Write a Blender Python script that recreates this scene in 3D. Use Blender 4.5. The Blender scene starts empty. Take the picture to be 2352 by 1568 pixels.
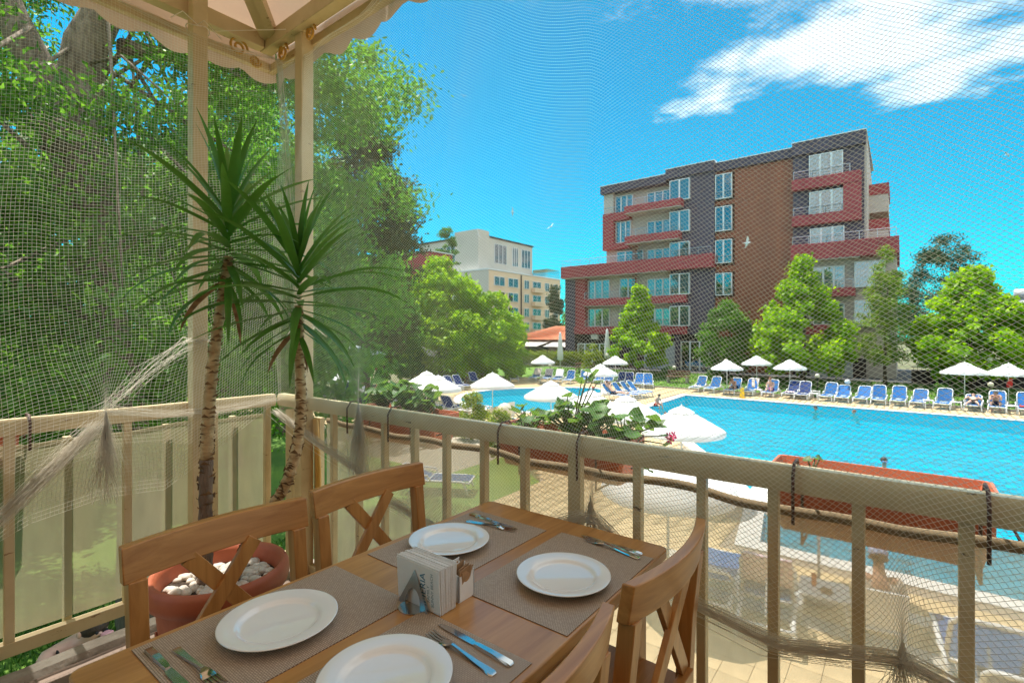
import bpy, math, random
import numpy as np
from mathutils import Vector, Matrix
from mathutils.geometry import tessellate_polygon

sc = bpy.context.scene
COL = sc.collection
R = math.radians
rnd = random.Random(11)
rng = np.random.default_rng(5)

# ------------------------------------------------------------------ camera, sky, sun, exposure
CAM_Z = 3.99
YAW = R(37.66)
cd = bpy.data.cameras.new('camera')
cam = bpy.data.objects.new('camera', cd)
COL.objects.link(cam)
cam.location = (0, 0, CAM_Z)
cam.rotation_euler = (R(90), 0, YAW)
cd.sensor_width = 36
cd.lens = 36 * 1161 / 2352
cd.shift_y = -19 / 2352
cd.clip_start = 0.05
cd.clip_end = 2000
sc.camera = cam

SUN_EL = R(68)
SUN_AZ = Vector((-0.998, 0.06, 0)).normalized()
SUN_DIR = Vector((SUN_AZ.x * math.cos(SUN_EL), SUN_AZ.y * math.cos(SUN_EL), math.sin(SUN_EL)))
sd = bpy.data.lights.new('sun', 'SUN')
sd.energy = 3.7
sd.angle = R(0.5)
sd.color = (1.0, 0.95, 0.86)
sun = bpy.data.objects.new('sun', sd)
COL.objects.link(sun)
sun.rotation_euler = SUN_DIR.to_track_quat('Z', 'Y').to_euler()

world = bpy.data.worlds.new('World')
sc.world = world
world.use_nodes = True
nt = world.node_tree
for n in list(nt.nodes):
    nt.nodes.remove(n)
W = nt.nodes.new
L = nt.links.new
wo = W('ShaderNodeOutputWorld')
bg = W('ShaderNodeBackground')
bg.inputs['Strength'].default_value = 0.15
sky = W('ShaderNodeTexSky')
sky.sky_type = 'NISHITA'
sky.sun_disc = False
sky.sun_elevation = SUN_EL
sky.sun_rotation = math.atan2(SUN_AZ.x, SUN_AZ.y)
sky.air_density = 1.0
sky.dust_density = 0.3
sky.ozone_density = 1.0
tint = W('ShaderNodeMix'); tint.data_type = 'RGBA'; tint.blend_type = 'MULTIPLY'
tint.inputs[0].default_value = 1.0
tint.inputs[7].default_value = (0.035, 0.57, 0.64, 1)     # the cyan cast of the whole sky
L(sky.outputs[0], tint.inputs[6])
# clouds on a flat layer overhead: direction / height
tc = W('ShaderNodeTexCoord')
sep = W('ShaderNodeSeparateXYZ'); L(tc.outputs['Generated'], sep.inputs[0])
def wm(op, a, b=None, clamp=False):
    n = W('ShaderNodeMath'); n.operation = op; n.use_clamp = clamp
    for i, v in enumerate((a, b)):
        if v is None: continue
        if isinstance(v, (int, float)): n.inputs[i].default_value = v
        else: L(v, n.inputs[i])
    return n.outputs[0]
zc = wm('MAXIMUM', sep.outputs[2], 0.03)
px = wm('DIVIDE', sep.outputs[0], zc)
py = wm('DIVIDE', sep.outputs[1], zc)
cb = W('ShaderNodeCombineXYZ'); L(px, cb.inputs[0]); L(py, cb.inputs[1])
no1 = W('ShaderNodeTexNoise'); no1.inputs['Scale'].default_value = 1.75
no1.inputs['Detail'].default_value = 9; no1.inputs['Roughness'].default_value = 0.62
mp = W('ShaderNodeMapping'); mp.inputs['Location'].default_value = (3.1, 7.7, 1.0)
L(cb.outputs[0], mp.inputs[0]); L(mp.outputs[0], no1.inputs['Vector'])
# bank of cloud reaching in from the north-east: its edge runs along two lines on the layer
e1 = wm('ADD', wm('MULTIPLY', px, 2.4), wm('ADD', wm('MULTIPLY', py, -0.15), 1.98))
e2 = wm('ADD', wm('MULTIPLY', py, -1.5), wm('ADD', wm('MULTIPLY', px, 1.15), 4.15))
edge = wm('MINIMUM', wm('MINIMUM', e1, e2), 0.8)
edge = wm('MAXIMUM', edge, -1.2)
cov = wm('ADD', wm('MULTIPLY', wm('SUBTRACT', no1.outputs[0], 0.5), 4.6), edge)
mr = W('ShaderNodeMapRange'); mr.interpolation_type = 'SMOOTHSTEP'
L(cov, mr.inputs[0]); mr.inputs[1].default_value = 0.0; mr.inputs[2].default_value = 0.95
no2 = W('ShaderNodeTexNoise'); no2.inputs['Scale'].default_value = 0.8; no2.inputs['Detail'].default_value = 3
L(mp.outputs[0], no2.inputs['Vector'])
thick = wm('MULTIPLY_ADD', no2.outputs[0], 0.9); 
thick.node.inputs[2].default_value = 0.52
cf = wm('MULTIPLY', mr.outputs[0], thick, True)
cm = W('ShaderNodeMix'); cm.data_type = 'RGBA'
L(cf, cm.inputs[0]); L(tint.outputs[2], cm.inputs[6])
cm.inputs[7].default_value = (4.4, 4.9, 5.1, 1)
L(cm.outputs[2], bg.inputs['Color'])
L(bg.outputs[0], wo.inputs['Surface'])

sc.view_settings.view_transform = 'Standard'
sc.view_settings.look = 'None'
sc.view_settings.gamma = 1
sc.view_settings.use_curve_mapping = False
sc.view_settings.exposure = 1.15
sc.cycles.use_denoising = True
sc.cycles.max_bounces = 8
sc.cycles.diffuse_bounces = 4
sc.cycles.transparent_max_bounces = 12
sc.cycles.transmission_bounces = 4
sc.cycles.caustics_reflective = False
sc.cycles.caustics_refractive = False
sc.cycles.sample_clamp_indirect = 6

# ------------------------------------------------------------------ materials
def _nodes(name):
    m = bpy.data.materials.new(name); m.use_nodes = True
    return m, m.node_tree, m.node_tree.nodes['Principled BSDF']

def mat(name, col, rough=0.6, var=0.0, vscale=4.0, bump=0.0, bscale=60.0, metal=0.0, spec=0.5, trans=0.0,
        stretch=None, alt=None, detail=5, coat=0.0, tcol=None, obvar=0.0, chips=None):
    m, t, p = _nodes(name)
    N = t.nodes.new; K = t.links.new
    p.inputs['Roughness'].default_value = rough
    p.inputs['Metallic'].default_value = metal
    p.inputs['Specular IOR Level'].default_value = spec
    p.inputs['Coat Weight'].default_value = coat
    c = N('ShaderNodeTexCoord'); vec = c.outputs['Object']
    if stretch:
        mm = N('ShaderNodeMapping'); mm.inputs['Scale'].default_value = stretch
        K(vec, mm.inputs[0]); vec = mm.outputs[0]
    colout = None
    if var or alt:
        n = N('ShaderNodeTexNoise'); n.inputs['Scale'].default_value = vscale
        n.inputs['Detail'].default_value = detail; n.inputs['Roughness'].default_value = 0.6
        K(vec, n.inputs['Vector'])
        r = N('ShaderNodeValToRGB')
        a = alt or tuple(min(1, x * (1 + var)) for x in col)
        b = col if alt else tuple(x * (1 - var) for x in col)
        r.color_ramp.elements[0].position = 0.32; r.color_ramp.elements[0].color = (*b, 1)
        r.color_ramp.elements[1].position = 0.68; r.color_ramp.elements[1].color = (*a, 1)
        K(n.outputs[0], r.inputs[0]); colout = r.outputs[0]
    if obvar:
        oi = N('ShaderNodeObjectInfo'); hs = N('ShaderNodeHueSaturation')
        mv = N('ShaderNodeMapRange'); K(oi.outputs['Random'], mv.inputs[0])
        mv.inputs[3].default_value = 1 - obvar; mv.inputs[4].default_value = 1 + obvar
        K(mv.outputs[0], hs.inputs['Value'])
        if colout: K(colout, hs.inputs['Color'])
        else: hs.inputs['Color'].default_value = (*col, 1)
        colout = hs.outputs[0]
    if chips:                                    # worn spots where the paint has come off
        nc = N('ShaderNodeTexNoise'); nc.inputs['Scale'].default_value = 26; nc.inputs['Detail'].default_value = 6; nc.inputs['Roughness'].default_value = .7
        ms = N('ShaderNodeMapping'); ms.inputs['Scale'].default_value = (.35, .35, 1.6); K(c.outputs['Object'], ms.inputs[0]); K(ms.outputs[0], nc.inputs['Vector'])
        rc = N('ShaderNodeValToRGB'); rc.color_ramp.elements[0].position = .64; rc.color_ramp.elements[1].position = .67
        K(nc.outputs[0], rc.inputs[0])
        mc = N('ShaderNodeMix'); mc.data_type = 'RGBA'; K(rc.outputs[0], mc.inputs[0])
        if colout: K(colout, mc.inputs[6])
        else: mc.inputs[6].default_value = (*col, 1)
        mc.inputs[7].default_value = (*chips, 1); colout = mc.outputs[2]
    if colout: K(colout, p.inputs['Base Color'])
    else: p.inputs['Base Color'].default_value = (*col, 1)
    if bump:
        n2 = N('ShaderNodeTexNoise'); n2.inputs['Scale'].default_value = bscale; n2.inputs['Detail'].default_value = 4
        K(vec, n2.inputs['Vector'])
        b2 = N('ShaderNodeBump'); b2.inputs['Strength'].default_value = bump; b2.inputs['Distance'].default_value = 0.01
        K(n2.outputs[0], b2.inputs['Height']); K(b2.outputs[0], p.inputs['Normal'])
    if trans:
        tb = N('ShaderNodeBsdfTranslucent'); mx = N('ShaderNodeMixShader'); mx.inputs[0].default_value = trans
        if tcol: tb.inputs[0].default_value = (*tcol, 1)
        elif colout: K(colout, tb.inputs[0])
        else: tb.inputs[0].default_value = (*col, 1)
        K(p.outputs[0], mx.inputs[1]); K(tb.outputs[0], mx.inputs[2])
        K(mx.outputs[0], t.nodes['Material Output'].inputs[0])
    return m

def leaf_mat(name, a, b, trans=0.45, tcol=None, rough=0.5, spec=0.4):
    """foliage: every leaf face carries its own random 'tint' between two greens"""
    m, t, p = _nodes(name)
    N = t.nodes.new; K = t.links.new
    at = N('ShaderNodeAttribute'); at.attribute_name = 'tint'
    r = N('ShaderNodeValToRGB')
    r.color_ramp.elements[0].color = (*a, 1); r.color_ramp.elements[1].color = (*b, 1)
    K(at.outputs['Fac'], r.inputs[0]); K(r.outputs[0], p.inputs['Base Color'])
    p.inputs['Roughness'].default_value = rough; p.inputs['Specular IOR Level'].default_value = spec
    tb = N('ShaderNodeBsdfTranslucent'); mx = N('ShaderNodeMixShader'); mx.inputs[0].default_value = trans
    h = N('ShaderNodeMix'); h.data_type = 'RGBA'; h.blend_type = 'MULTIPLY'; h.inputs[0].default_value = 1
    h.inputs[7].default_value = (*(tcol or (1.9, 1.7, 0.5)), 1)
    K(r.outputs[0], h.inputs[6]); K(h.outputs[2], tb.inputs[0])
    K(p.outputs[0], mx.inputs[1]); K(tb.outputs[0], mx.inputs[2])
    K(mx.outputs[0], t.nodes['Material Output'].inputs[0])
    return m

def screen_mat(name, col, clear, tr=0.5):
    """woven shade cloth: part of the light goes straight through the holes of the weave"""
    m, t, p = _nodes(name)
    N = t.nodes.new; K = t.links.new
    p.inputs['Roughness'].default_value = 0.9
    c = N('ShaderNodeTexCoord')
    n = N('ShaderNodeTexNoise'); n.inputs['Scale'].default_value = 5; n.inputs['Detail'].default_value = 6
    mm = N('ShaderNodeMapping'); mm.inputs['Scale'].default_value = (3, 3, 0.7)
    K(c.outputs['Object'], mm.inputs[0]); K(mm.outputs[0], n.inputs['Vector'])
    r = N('ShaderNodeValToRGB')
    r.color_ramp.elements[0].position = 0.3; r.color_ramp.elements[0].color = (*(x * 0.82 for x in col), 1)
    r.color_ramp.elements[1].position = 0.7; r.color_ramp.elements[1].color = (*col, 1)
    K(n.outputs[0], r.inputs[0]); K(r.outputs[0], p.inputs['Base Color'])
    tb = N('ShaderNodeBsdfTranslucent'); K(r.outputs[0], tb.inputs[0])
    m1 = N('ShaderNodeMixShader'); m1.inputs[0].default_value = tr
    K(p.outputs[0], m1.inputs[1]); K(tb.outputs[0], m1.inputs[2])
    w1 = N('ShaderNodeTexWave'); w1.inputs['Scale'].default_value = 95; w1.bands_direction = 'Z'
    K(c.outputs['Object'], w1.inputs[0])
    mv = N('ShaderNodeMapRange'); K(w1.outputs['Fac'], mv.inputs[0])
    mv.inputs[3].default_value = max(0, clear - 0.18); mv.inputs[4].default_value = min(1, clear + 0.18)
    m2 = N('ShaderNodeMixShader'); K(mv.outputs[0], m2.inputs[0])
    tp = N('ShaderNodeBsdfTransparent')
    K(m1.outputs[0], m2.inputs[1]); K(tp.outputs[0], m2.inputs[2])
    K(m2.outputs[0], t.nodes['Material Output'].inputs[0])
    return m

def wood_mat(name, a, b, axis=0, rough=0.38, scale=1.0):
    m, t, p = _nodes(name)
    N = t.nodes.new; K = t.links.new
    c = N('ShaderNodeTexCoord'); mm = N('ShaderNodeMapping')
    s = [14 * scale] * 3; s[axis] = 0.9 * scale
    mm.inputs['Scale'].default_value = s
    K(c.outputs['Object'], mm.inputs[0])
    n = N('ShaderNodeTexNoise'); n.inputs['Scale'].default_value = 2.2; n.inputs['Detail'].default_value = 8
    n.inputs['Roughness'].default_value = 0.65; n.inputs['Distortion'].default_value = 0.8
    K(mm.outputs[0], n.inputs['Vector'])
    r = N('ShaderNodeValToRGB')
    r.color_ramp.elements[0].position = 0.3; r.color_ramp.elements[0].color = (*a, 1)
    r.color_ramp.elements[1].position = 0.72; r.color_ramp.elements[1].color = (*b, 1)
    K(n.outputs[0], r.inputs[0])
    n3 = N('ShaderNodeTexNoise'); n3.inputs['Scale'].default_value = 2.5; K(c.outputs['Object'], n3.inputs['Vector'])
    hs = N('ShaderNodeHueSaturation'); mv = N('ShaderNodeMapRange')
    K(n3.outputs[0], mv.inputs[0]); mv.inputs[3].default_value = 0.75; mv.inputs[4].default_value = 1.25
    K(mv.outputs[0], hs.inputs['Value']); K(r.outputs[0], hs.inputs['Color'])
    K(hs.outputs[0], p.inputs['Base Color'])
    p.inputs['Roughness'].default_value = rough
    p.inputs['Coat Weight'].default_value = 0.25; p.inputs['Coat Roughness'].default_value = 0.25
    bp = N('ShaderNodeBump'); bp.inputs['Strength'].default_value = 0.08; bp.inputs['Distance'].default_value = 0.004
    K(n.outputs[0], bp.inputs['Height']); K(bp.outputs[0], p.inputs['Normal'])
    return m

def water_mat():
    m, t, p = _nodes('pool water')
    N = t.nodes.new; K = t.links.new
    t.nodes.remove(p)
    c = N('ShaderNodeTexCoord')
    n = N('ShaderNodeTexNoise'); n.inputs['Scale'].default_value = 1.7; n.inputs['Detail'].default_value = 4
    n.inputs['Distortion'].default_value = 1.2
    K(c.outputs['Object'], n.inputs['Vector'])
    v = N('ShaderNodeTexVoronoi'); v.feature = 'SMOOTH_F1'; v.inputs['Scale'].default_value = 2.1
    K(n.outputs['Color'], v.inputs['Vector'])
    mv = N('ShaderNodeMix'); mv.data_type = 'VECTOR'; mv.inputs[0].default_value = 0.16
    K(c.outputs['Object'], mv.inputs[4]); K(n.outputs['Color'], mv.inputs[5]); K(mv.outputs[1], v.inputs['Vector'])
    ad = N('ShaderNodeMath'); ad.operation = 'MULTIPLY_ADD'; ad.inputs[1].default_value = 0.6
    K(n.outputs[0], ad.inputs[0]); K(v.outputs[0], ad.inputs[2])
    n9 = N('ShaderNodeTexNoise'); n9.inputs['Scale'].default_value = 8; n9.inputs['Detail'].default_value = 2; K(c.outputs['Object'], n9.inputs['Vector'])
    ad2 = N('ShaderNodeMath'); ad2.operation = 'MULTIPLY_ADD'; ad2.inputs[1].default_value = 0.22
    K(n9.outputs[0], ad2.inputs[0]); K(ad.outputs[0], ad2.inputs[2]); ad = ad2
    b = N('ShaderNodeBump'); b.inputs['Strength'].default_value = 1.0; b.inputs['Distance'].default_value = 0.2
    K(ad.outputs[0], b.inputs['Height'])
    f = N('ShaderNodeFresnel'); f.inputs['IOR'].default_value = 1.13; K(b.outputs[0], f.inputs['Normal'])
    g = N('ShaderNodeBsdfGlossy'); g.inputs['Roughness'].default_value = 0.03; K(b.outputs[0], g.inputs['Normal'])
    tr = N('ShaderNodeBsdfTransparent'); tr.inputs[0].default_value = (0.30, 0.90, 0.97, 1)
    di = N('ShaderNodeBsdfDiffuse'); di.inputs[0].default_value = (0.0, 0.35, 0.46, 1); K(b.outputs[0], di.inputs['Normal'])
    m0 = N('ShaderNodeMixShader'); m0.inputs[0].default_value = 0.42; K(tr.outputs[0], m0.inputs[1]); K(di.outputs[0], m0.inputs[2])
    mx = N('ShaderNodeMixShader'); K(f.outputs[0], mx.inputs[0]); K(m0.outputs[0], mx.inputs[1]); K(g.outputs[0], mx.inputs[2])
    K(mx.outputs[0], t.nodes['Material Output'].inputs[0])
    return m

def glass_mat(name, tintc=(0.75, 0.9, 0.92)):
    m, t, p = _nodes(name)
    N = t.nodes.new; K = t.links.new
    t.nodes.remove(p)
    f = N('ShaderNodeFresnel'); f.inputs['IOR'].default_value = 1.5
    a = N('ShaderNodeMath'); a.operation = 'MULTIPLY_ADD'; a.inputs[1].default_value = 1.2; a.inputs[2].default_value = 0.14
    K(f.outputs[0], a.inputs[0])
    g = N('ShaderNodeBsdfGlossy'); g.inputs['Roughness'].default_value = 0.03
    tr = N('ShaderNodeBsdfTransparent'); tr.inputs[0].default_value = (*tintc, 1)
    mx = N('ShaderNodeMixShader'); K(a.outputs[0], mx.inputs[0]); K(tr.outputs[0], mx.inputs[1]); K(g.outputs[0], mx.inputs[2])
    K(mx.outputs[0], t.nodes['Material Output'].inputs[0])
    return m

def weave_mat():
    m, t, p = _nodes('woven vinyl')
    N = t.nodes.new; K = t.links.new
    c = N('ShaderNodeTexCoord')
    br = N('ShaderNodeTexBrick'); br.offset = 0.5
    br.inputs['Scale'].default_value = 1.0
    br.inputs['Brick Width'].default_value = 0.0068; br.inputs['Row Height'].default_value = 0.0040
    br.inputs['Mortar Size'].default_value = 0.0007; br.inputs['Mortar Smooth'].default_value = 0.6
    br.inputs['Color1'].default_value = (0.56, 0.44, 0.33, 1); br.inputs['Color2'].default_value = (0.46, 0.35, 0.26, 1)
    br.inputs['Mortar'].default_value = (0.20, 0.14, 0.10, 1)
    K(c.outputs['Object'], br.inputs['Vector'])
    K(br.outputs[0], p.inputs['Base Color']); p.inputs['Roughness'].default_value = 0.45
    b = N('ShaderNodeBump'); b.inputs['Strength'].default_value = 0.6; b.inputs['Distance'].default_value = 0.001
    b.invert = True
    K(br.outputs['Fac'], b.inputs['Height']); K(b.outputs[0], p.inputs['Normal'])
    return m

M = {}
M['wood'] = wood_mat('oiled wood', (0.35, 0.145, 0.034), (0.57, 0.28, 0.080), axis=1)
M['woodz'] = wood_mat('oiled wood upright', (0.35, 0.145, 0.034), (0.57, 0.28, 0.080), axis=2)
M['woodtop'] = wood_mat('varnished table wood', (0.36, 0.155, 0.038), (0.60, 0.31, 0.098), axis=1, rough=0.3, scale=0.8)
M['cream'] = mat('cream paint', (0.58, 0.46, 0.26), 0.5, 0.10, 6, 0.12, 25, alt=(0.70, 0.57, 0.35), chips=(0.30, 0.17, 0.08))
M['rail'] = mat('weathered cream paint', (0.56, 0.46, 0.27), 0.42, 0, 7, 0.3, 35, alt=(0.70, 0.60, 0.38), chips=(0.10, 0.075, 0.05))
M['concrete'] = mat('old concrete', (0.20, 0.17, 0.135), 0.9, 0, 5, 0.8, 30, alt=(0.42, 0.38, 0.32))
M['floor'] = mat('terrace floor tile', (0.16, 0.11, 0.08), 0.6, 0.2, 4)
M['canvas'] = mat('beige awning canvas', (0.66, 0.52, 0.40), 0.85, 0.10, 2.5, 0.15, 40, trans=0.17, tcol=(0.78, 0.54, 0.38))
M['net'] = mat('white nylon twine', (0.88, 0.84, 0.75), 0.5, trans=0.62, tcol=(0.92, 0.88, 0.80))
M['screen'] = screen_mat('beige shade cloth', (0.70, 0.59, 0.40), 0.30, 0.62)
M['screen_dense'] = screen_mat('dense beige shade cloth', (0.48, 0.42, 0.27), 0.26, 0.55)
M['hem'] = mat('cloth hem band', (0.33, 0.25, 0.15), 0.85, 0.1, 20, trans=0.3)
M['terracotta'] = mat('terracotta plastic', (0.44, 0.115, 0.05), 0.5, 0.12, 5, 0.1, 60)
M['planter'] = mat('sunworn red plastic', (0.50, 0.13, 0.06), 0.5, 0.15, 6)
M['iron'] = mat('dark rusty iron', (0.09, 0.04, 0.03), 0.6, 0.4, 30)
M['soil'] = mat('potting soil', (0.05, 0.032, 0.02), 0.95, 0.4, 60, 1, 90)
M['pebble'] = mat('white pebble', (0.66, 0.60, 0.52), 0.6, 0.12, 40, obvar=0.15)
M['yucca_leaf'] = mat('yucca leaf', (0.06, 0.175, 0.035), 0.33, 0.30, 9, 0.08, 40, trans=0.30, tcol=(0.20, 0.46, 0.04), stretch=(1, 1, 1), spec=0.4)
M['yucca_bark'] = mat('yucca bark', (0.42, 0.26, 0.12), 0.8, 0, 14, 0.7, 60, alt=(0.74, 0.55, 0.30), stretch=(1, 1, 2))
M['yucca_base'] = mat('old yucca bark', (0.15, 0.10, 0.07), 0.9, 0, 10, 1, 50, alt=(0.30, 0.22, 0.16), stretch=(3, 3, .6))
M['husk'] = mat('dry husk', (0.27, 0.155, 0.07), 0.9, 0.45, 22)
M['weave'] = weave_mat()
M['porcelain'] = mat('white porcelain', (0.88, 0.88, 0.87), 0.06, spec=0.6, coat=0.5)
M['steel'] = mat('cutlery steel', (0.62, 0.60, 0.57), 0.13, metal=1.0)
M['steel_brushed'] = mat('brushed steel', (0.42, 0.38, 0.34), 0.32, metal=1.0, var=0.1, vscale=40)
M['paper'] = mat('paper napkin', (0.93, 0.92, 0.90), 0.9, 0.02, 30, 0.2, 200, trans=0.3)
M['ink'] = mat('teal print', (0.005, 0.16, 0.27), 0.6)
M['ink2'] = mat('grey print', (0.25, 0.33, 0.36), 0.6)
M['kraft'] = mat('kraft paper', (0.40, 0.23, 0.11), 0.75, 0.2, 30, obvar=0.2)
M['sachet'] = mat('white sachet paper', (0.75, 0.73, 0.70), 0.5, obvar=0.08)
M['tile'] = mat('sandstone tile', (0.66, 0.49, 0.27), 0.75, 0.14, 2.0, 0.15, 40, obvar=0.10)
M['tile_pale'] = mat('pale tile', (0.60, 0.55, 0.46), 0.75, 0.10, 2.0, 0.15, 40, obvar=0.06)
M['grout'] = mat('grout', (0.33, 0.27, 0.20), 0.95, 0.1, 3)
M['coping'] = mat('white coping stone', (0.72, 0.70, 0.66), 0.7, 0.06, 2)
M['pool'] = mat('blue pool mosaic', (0.03, 0.50, 0.68), 0.4, 0, 1.2, alt=(0.05, 0.62, 0.80))
M['pool_dark'] = mat('dark blue pool tile', (0.01, 0.10, 0.22), 0.4)
M['water'] = water_mat()
M['lawn'] = mat('mown lawn', (0.07, 0.17, 0.02), 0.9, 0, 0.6, 1.0, 25, alt=(0.15, 0.27, 0.03), detail=9)
M['earth'] = mat('ground', (0.10, 0.12, 0.045), 0.95, 0, 0.15, alt=(0.20, 0.18, 0.10), detail=9)
M['gravel'] = mat('pale gravel', (0.36, 0.31, 0.24), 0.95, 0.25, 30, 0.8, 60)
M['asphalt'] = mat('asphalt', (0.05, 0.052, 0.056), 0.85, 0.2, 5)
M['blade'] = leaf_mat('grass blades', (0.03, 0.10, 0.012), (0.09, 0.22, 0.03), 0.4, (1.3, 1.3, 0.5))
M['white_plastic'] = mat('white plastic', (0.74, 0.74, 0.74), 0.4, 0.03, 5)
M['sling'] = mat('blue sling fabric', (0.004, 0.12, 0.40), 0.7, 0.1, 20, trans=0.3, tcol=(0.008, 0.30, 0.78), obvar=0.25)
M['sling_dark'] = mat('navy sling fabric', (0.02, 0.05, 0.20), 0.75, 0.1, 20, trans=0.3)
M['sling_back'] = mat('grey sling backing', (0.18, 0.17, 0.18), 0.8, 0.15, 20, trans=0.2)
M['parasol'] = mat('white parasol canvas', (0.84, 0.84, 0.84), 0.8, 0.04, 3, trans=0.25)
M['parasol_shaded'] = mat('shaded parasol canvas', (0.80, 0.83, 0.86), 0.8, 0.04, 3, trans=0.25)  # cooler copy of the parasol canvas with shade put into its colour
M['pole'] = mat('white metal pole', (0.75, 0.75, 0.73), 0.4)
M['towel'] = mat('beige towel', (0.55, 0.46, 0.38), 0.95, 0.15, 12)
M['towel_white'] = mat('white towel', (0.75, 0.74, 0.73), 0.95, 0.1, 12)
M['towel_print'] = mat('printed towel', (0.65, 0.35, 0.45), 0.95, 0, 30, alt=(0.75, 0.76, 0.74))
M['plum'] = mat('plum grey render', (0.088, 0.070, 0.098), 0.85, 0.14, 0.8, 0.15, 30, stretch=(1, 1, .25))
M['burgundy'] = mat('burgundy render', (0.35, 0.055, 0.062), 0.8, 0.13, 0.8, 0.15, 30, stretch=(1, 1, .25))
M['stucco'] = mat('warm white render', (0.55, 0.46, 0.41), 0.85, 0.06, 0.8, 0.15, 30)
M['boards'] = wood_mat('brown facade board', (0.20, 0.045, 0.015), (0.34, 0.095, 0.035), axis=0, rough=0.6, scale=0.5)
M['boards_back'] = mat('board backing', (0.05, 0.02, 0.012), 0.9)
M['pvc'] = mat('white window frame', (0.74, 0.74, 0.74), 0.45)
M['glass'] = glass_mat('window glass')
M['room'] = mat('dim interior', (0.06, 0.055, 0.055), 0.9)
M['curtain'] = mat('pale curtain', (0.62, 0.66, 0.66), 0.9, 0.05, 5, trans=0.2)
M['chrome'] = mat('silver railing', (0.55, 0.56, 0.58), 0.3, metal=0.9)
M['dark_wall'] = mat('dark plinth', (0.045, 0.032, 0.03), 0.8, 0.15, 1)
M['panel'] = mat('pale panel', (0.42, 0.43, 0.43), 0.8, 0.05, 1)
M['sand_render'] = mat('sand render', (0.78, 0.58, 0.39), 0.85, 0.06, 0.4)
M['grey_render'] = mat('grey render', (0.58, 0.53, 0.46), 0.85, 0.08, 0.4)
M['roof_tile'] = mat('red roof tile', (0.50, 0.16, 0.07), 0.8, 0.2, 3, obvar=0.12)
M['bark'] = mat('grey bark', (0.11, 0.08, 0.06), 0.95, 0, 7, 1.0, 25, alt=(0.33, 0.26, 0.20), stretch=(2.5, 2.5, 0.6), detail=8)
M['bark_thin'] = mat('brown bark', (0.10, 0.07, 0.05), 0.95, 0.3, 12, 0.8, 30)
M['leaf_ash'] = leaf_mat('ash leaves', (0.07, 0.20, 0.045), (0.19, 0.38, 0.07), 0.58, (1.35, 1.4, 0.5))
M['leaf_mid'] = leaf_mat('mid green leaves', (0.055, 0.15, 0.025), (0.14, 0.28, 0.045), 0.5, (1.4, 1.45, 0.5))
M['leaf_dark'] = leaf_mat('dark leaves', (0.04, 0.07, 0.018), (0.11, 0.14, 0.035), 0.35, (1.5, 1.4, 0.6))
M['leaf_plane'] = leaf_mat('plane tree leaves', (0.12, 0.28, 0.01), (0.38, 0.56, 0.02), 0.55, (1.5, 1.45, 0.3))
M['leaf_birch'] = leaf_mat('birch leaves', (0.12, 0.22, 0.03), (0.25, 0.36, 0.06), 0.45, (1.6, 1.5, 0.5))
M['leaf_pine'] = leaf_mat('pine needles', (0.03, 0.065, 0.025), (0.08, 0.13, 0.045), 0.15, (1.2, 1.2, 0.8))
M['leaf_gold'] = leaf_mat('golden bush leaves', (0.11, 0.19, 0.02), (0.27, 0.34, 0.04), 0.5)
M['geranium'] = mat('geranium leaf', (0.08, 0.20, 0.035), 0.5, 0.3, 20, 0.2, 60, trans=0.4, tcol=(0.20, 0.36, 0.04), obvar=0.3)
M['stem'] = mat('green stem', (0.10, 0.13, 0.04), 0.6, 0.2, 20)
M['petal'] = mat('magenta petal', (0.60, 0.02, 0.16), 0.6, 0.2, 40, trans=0.3, obvar=0.2)
M['skin'] = mat('tanned skin', (0.50, 0.27, 0.18), 0.5, 0.06, 8)
M['skin_pale'] = mat('fair skin', (0.60, 0.36, 0.27), 0.5, 0.06, 8)
M['hair'] = mat('dark brown hair', (0.035, 0.022, 0.015), 0.6, 0.3, 60, 0.5, 90)
M['hair_red'] = mat('reddish hair', (0.16, 0.06, 0.03), 0.6, 0.3, 60, 0.5, 90)
M['black'] = mat('black cloth', (0.015, 0.015, 0.017), 0.85)
M['navy'] = mat('navy cloth', (0.02, 0.03, 0.08), 0.85)
M['purple'] = mat('purple cloth', (0.20, 0.04, 0.28), 0.8)
M['red'] = mat('red cloth', (0.50, 0.02, 0.015), 0.7)
M['pink'] = mat('pink cloth', (0.60, 0.30, 0.32), 0.85)
M['white_cloth'] = mat('white cloth', (0.72, 0.72, 0.74), 0.9, 0.04, 10)
M['blue_cloth'] = mat('blue cloth', (0.10, 0.25, 0.5), 0.85)
M['cap'] = mat('grey blue cap', (0.30, 0.36, 0.52), 0.85)
M['yellow'] = mat('yellow plastic', (0.75, 0.42, 0.01), 0.45)
M['globe'] = mat('opal lamp globe', (0.78, 0.74, 0.62), 0.3, trans=0.3)
M['dark_metal'] = mat('dark metal', (0.03, 0.03, 0.032), 0.5, metal=0.3)
M['picnic'] = wood_mat('brown picnic wood', (0.10, 0.045, 0.025), (0.2, 0.09, 0.05), axis=0, rough=0.7)
M['slide_grey'] = mat('grey vinyl', (0.50, 0.52, 0.55), 0.4, 0.05, 3)
M['slide_green'] = mat('green vinyl', (0.04, 0.36, 0.03), 0.4)
M['slide_blue'] = mat('dark blue vinyl', (0.02, 0.05, 0.12), 0.4)
M['orange'] = mat('orange plastic', (0.75, 0.16, 0.02), 0.45)
M['conduit'] = mat('yellow ochre pipe', (0.60, 0.33, 0.06), 0.5)
M['gull'] = mat('gull plumage', (0.70, 0.70, 0.70), 0.8)
M['sign_red'] = mat('red sign', (0.55, 0.03, 0.03), 0.5)
M['tarp'] = mat('pale tarpaulin', (0.62, 0.70, 0.74), 0.7, 0.05, 2, trans=0.2)
M['teal'] = mat('teal banner', (0.05, 0.32, 0.33), 0.6)

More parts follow.
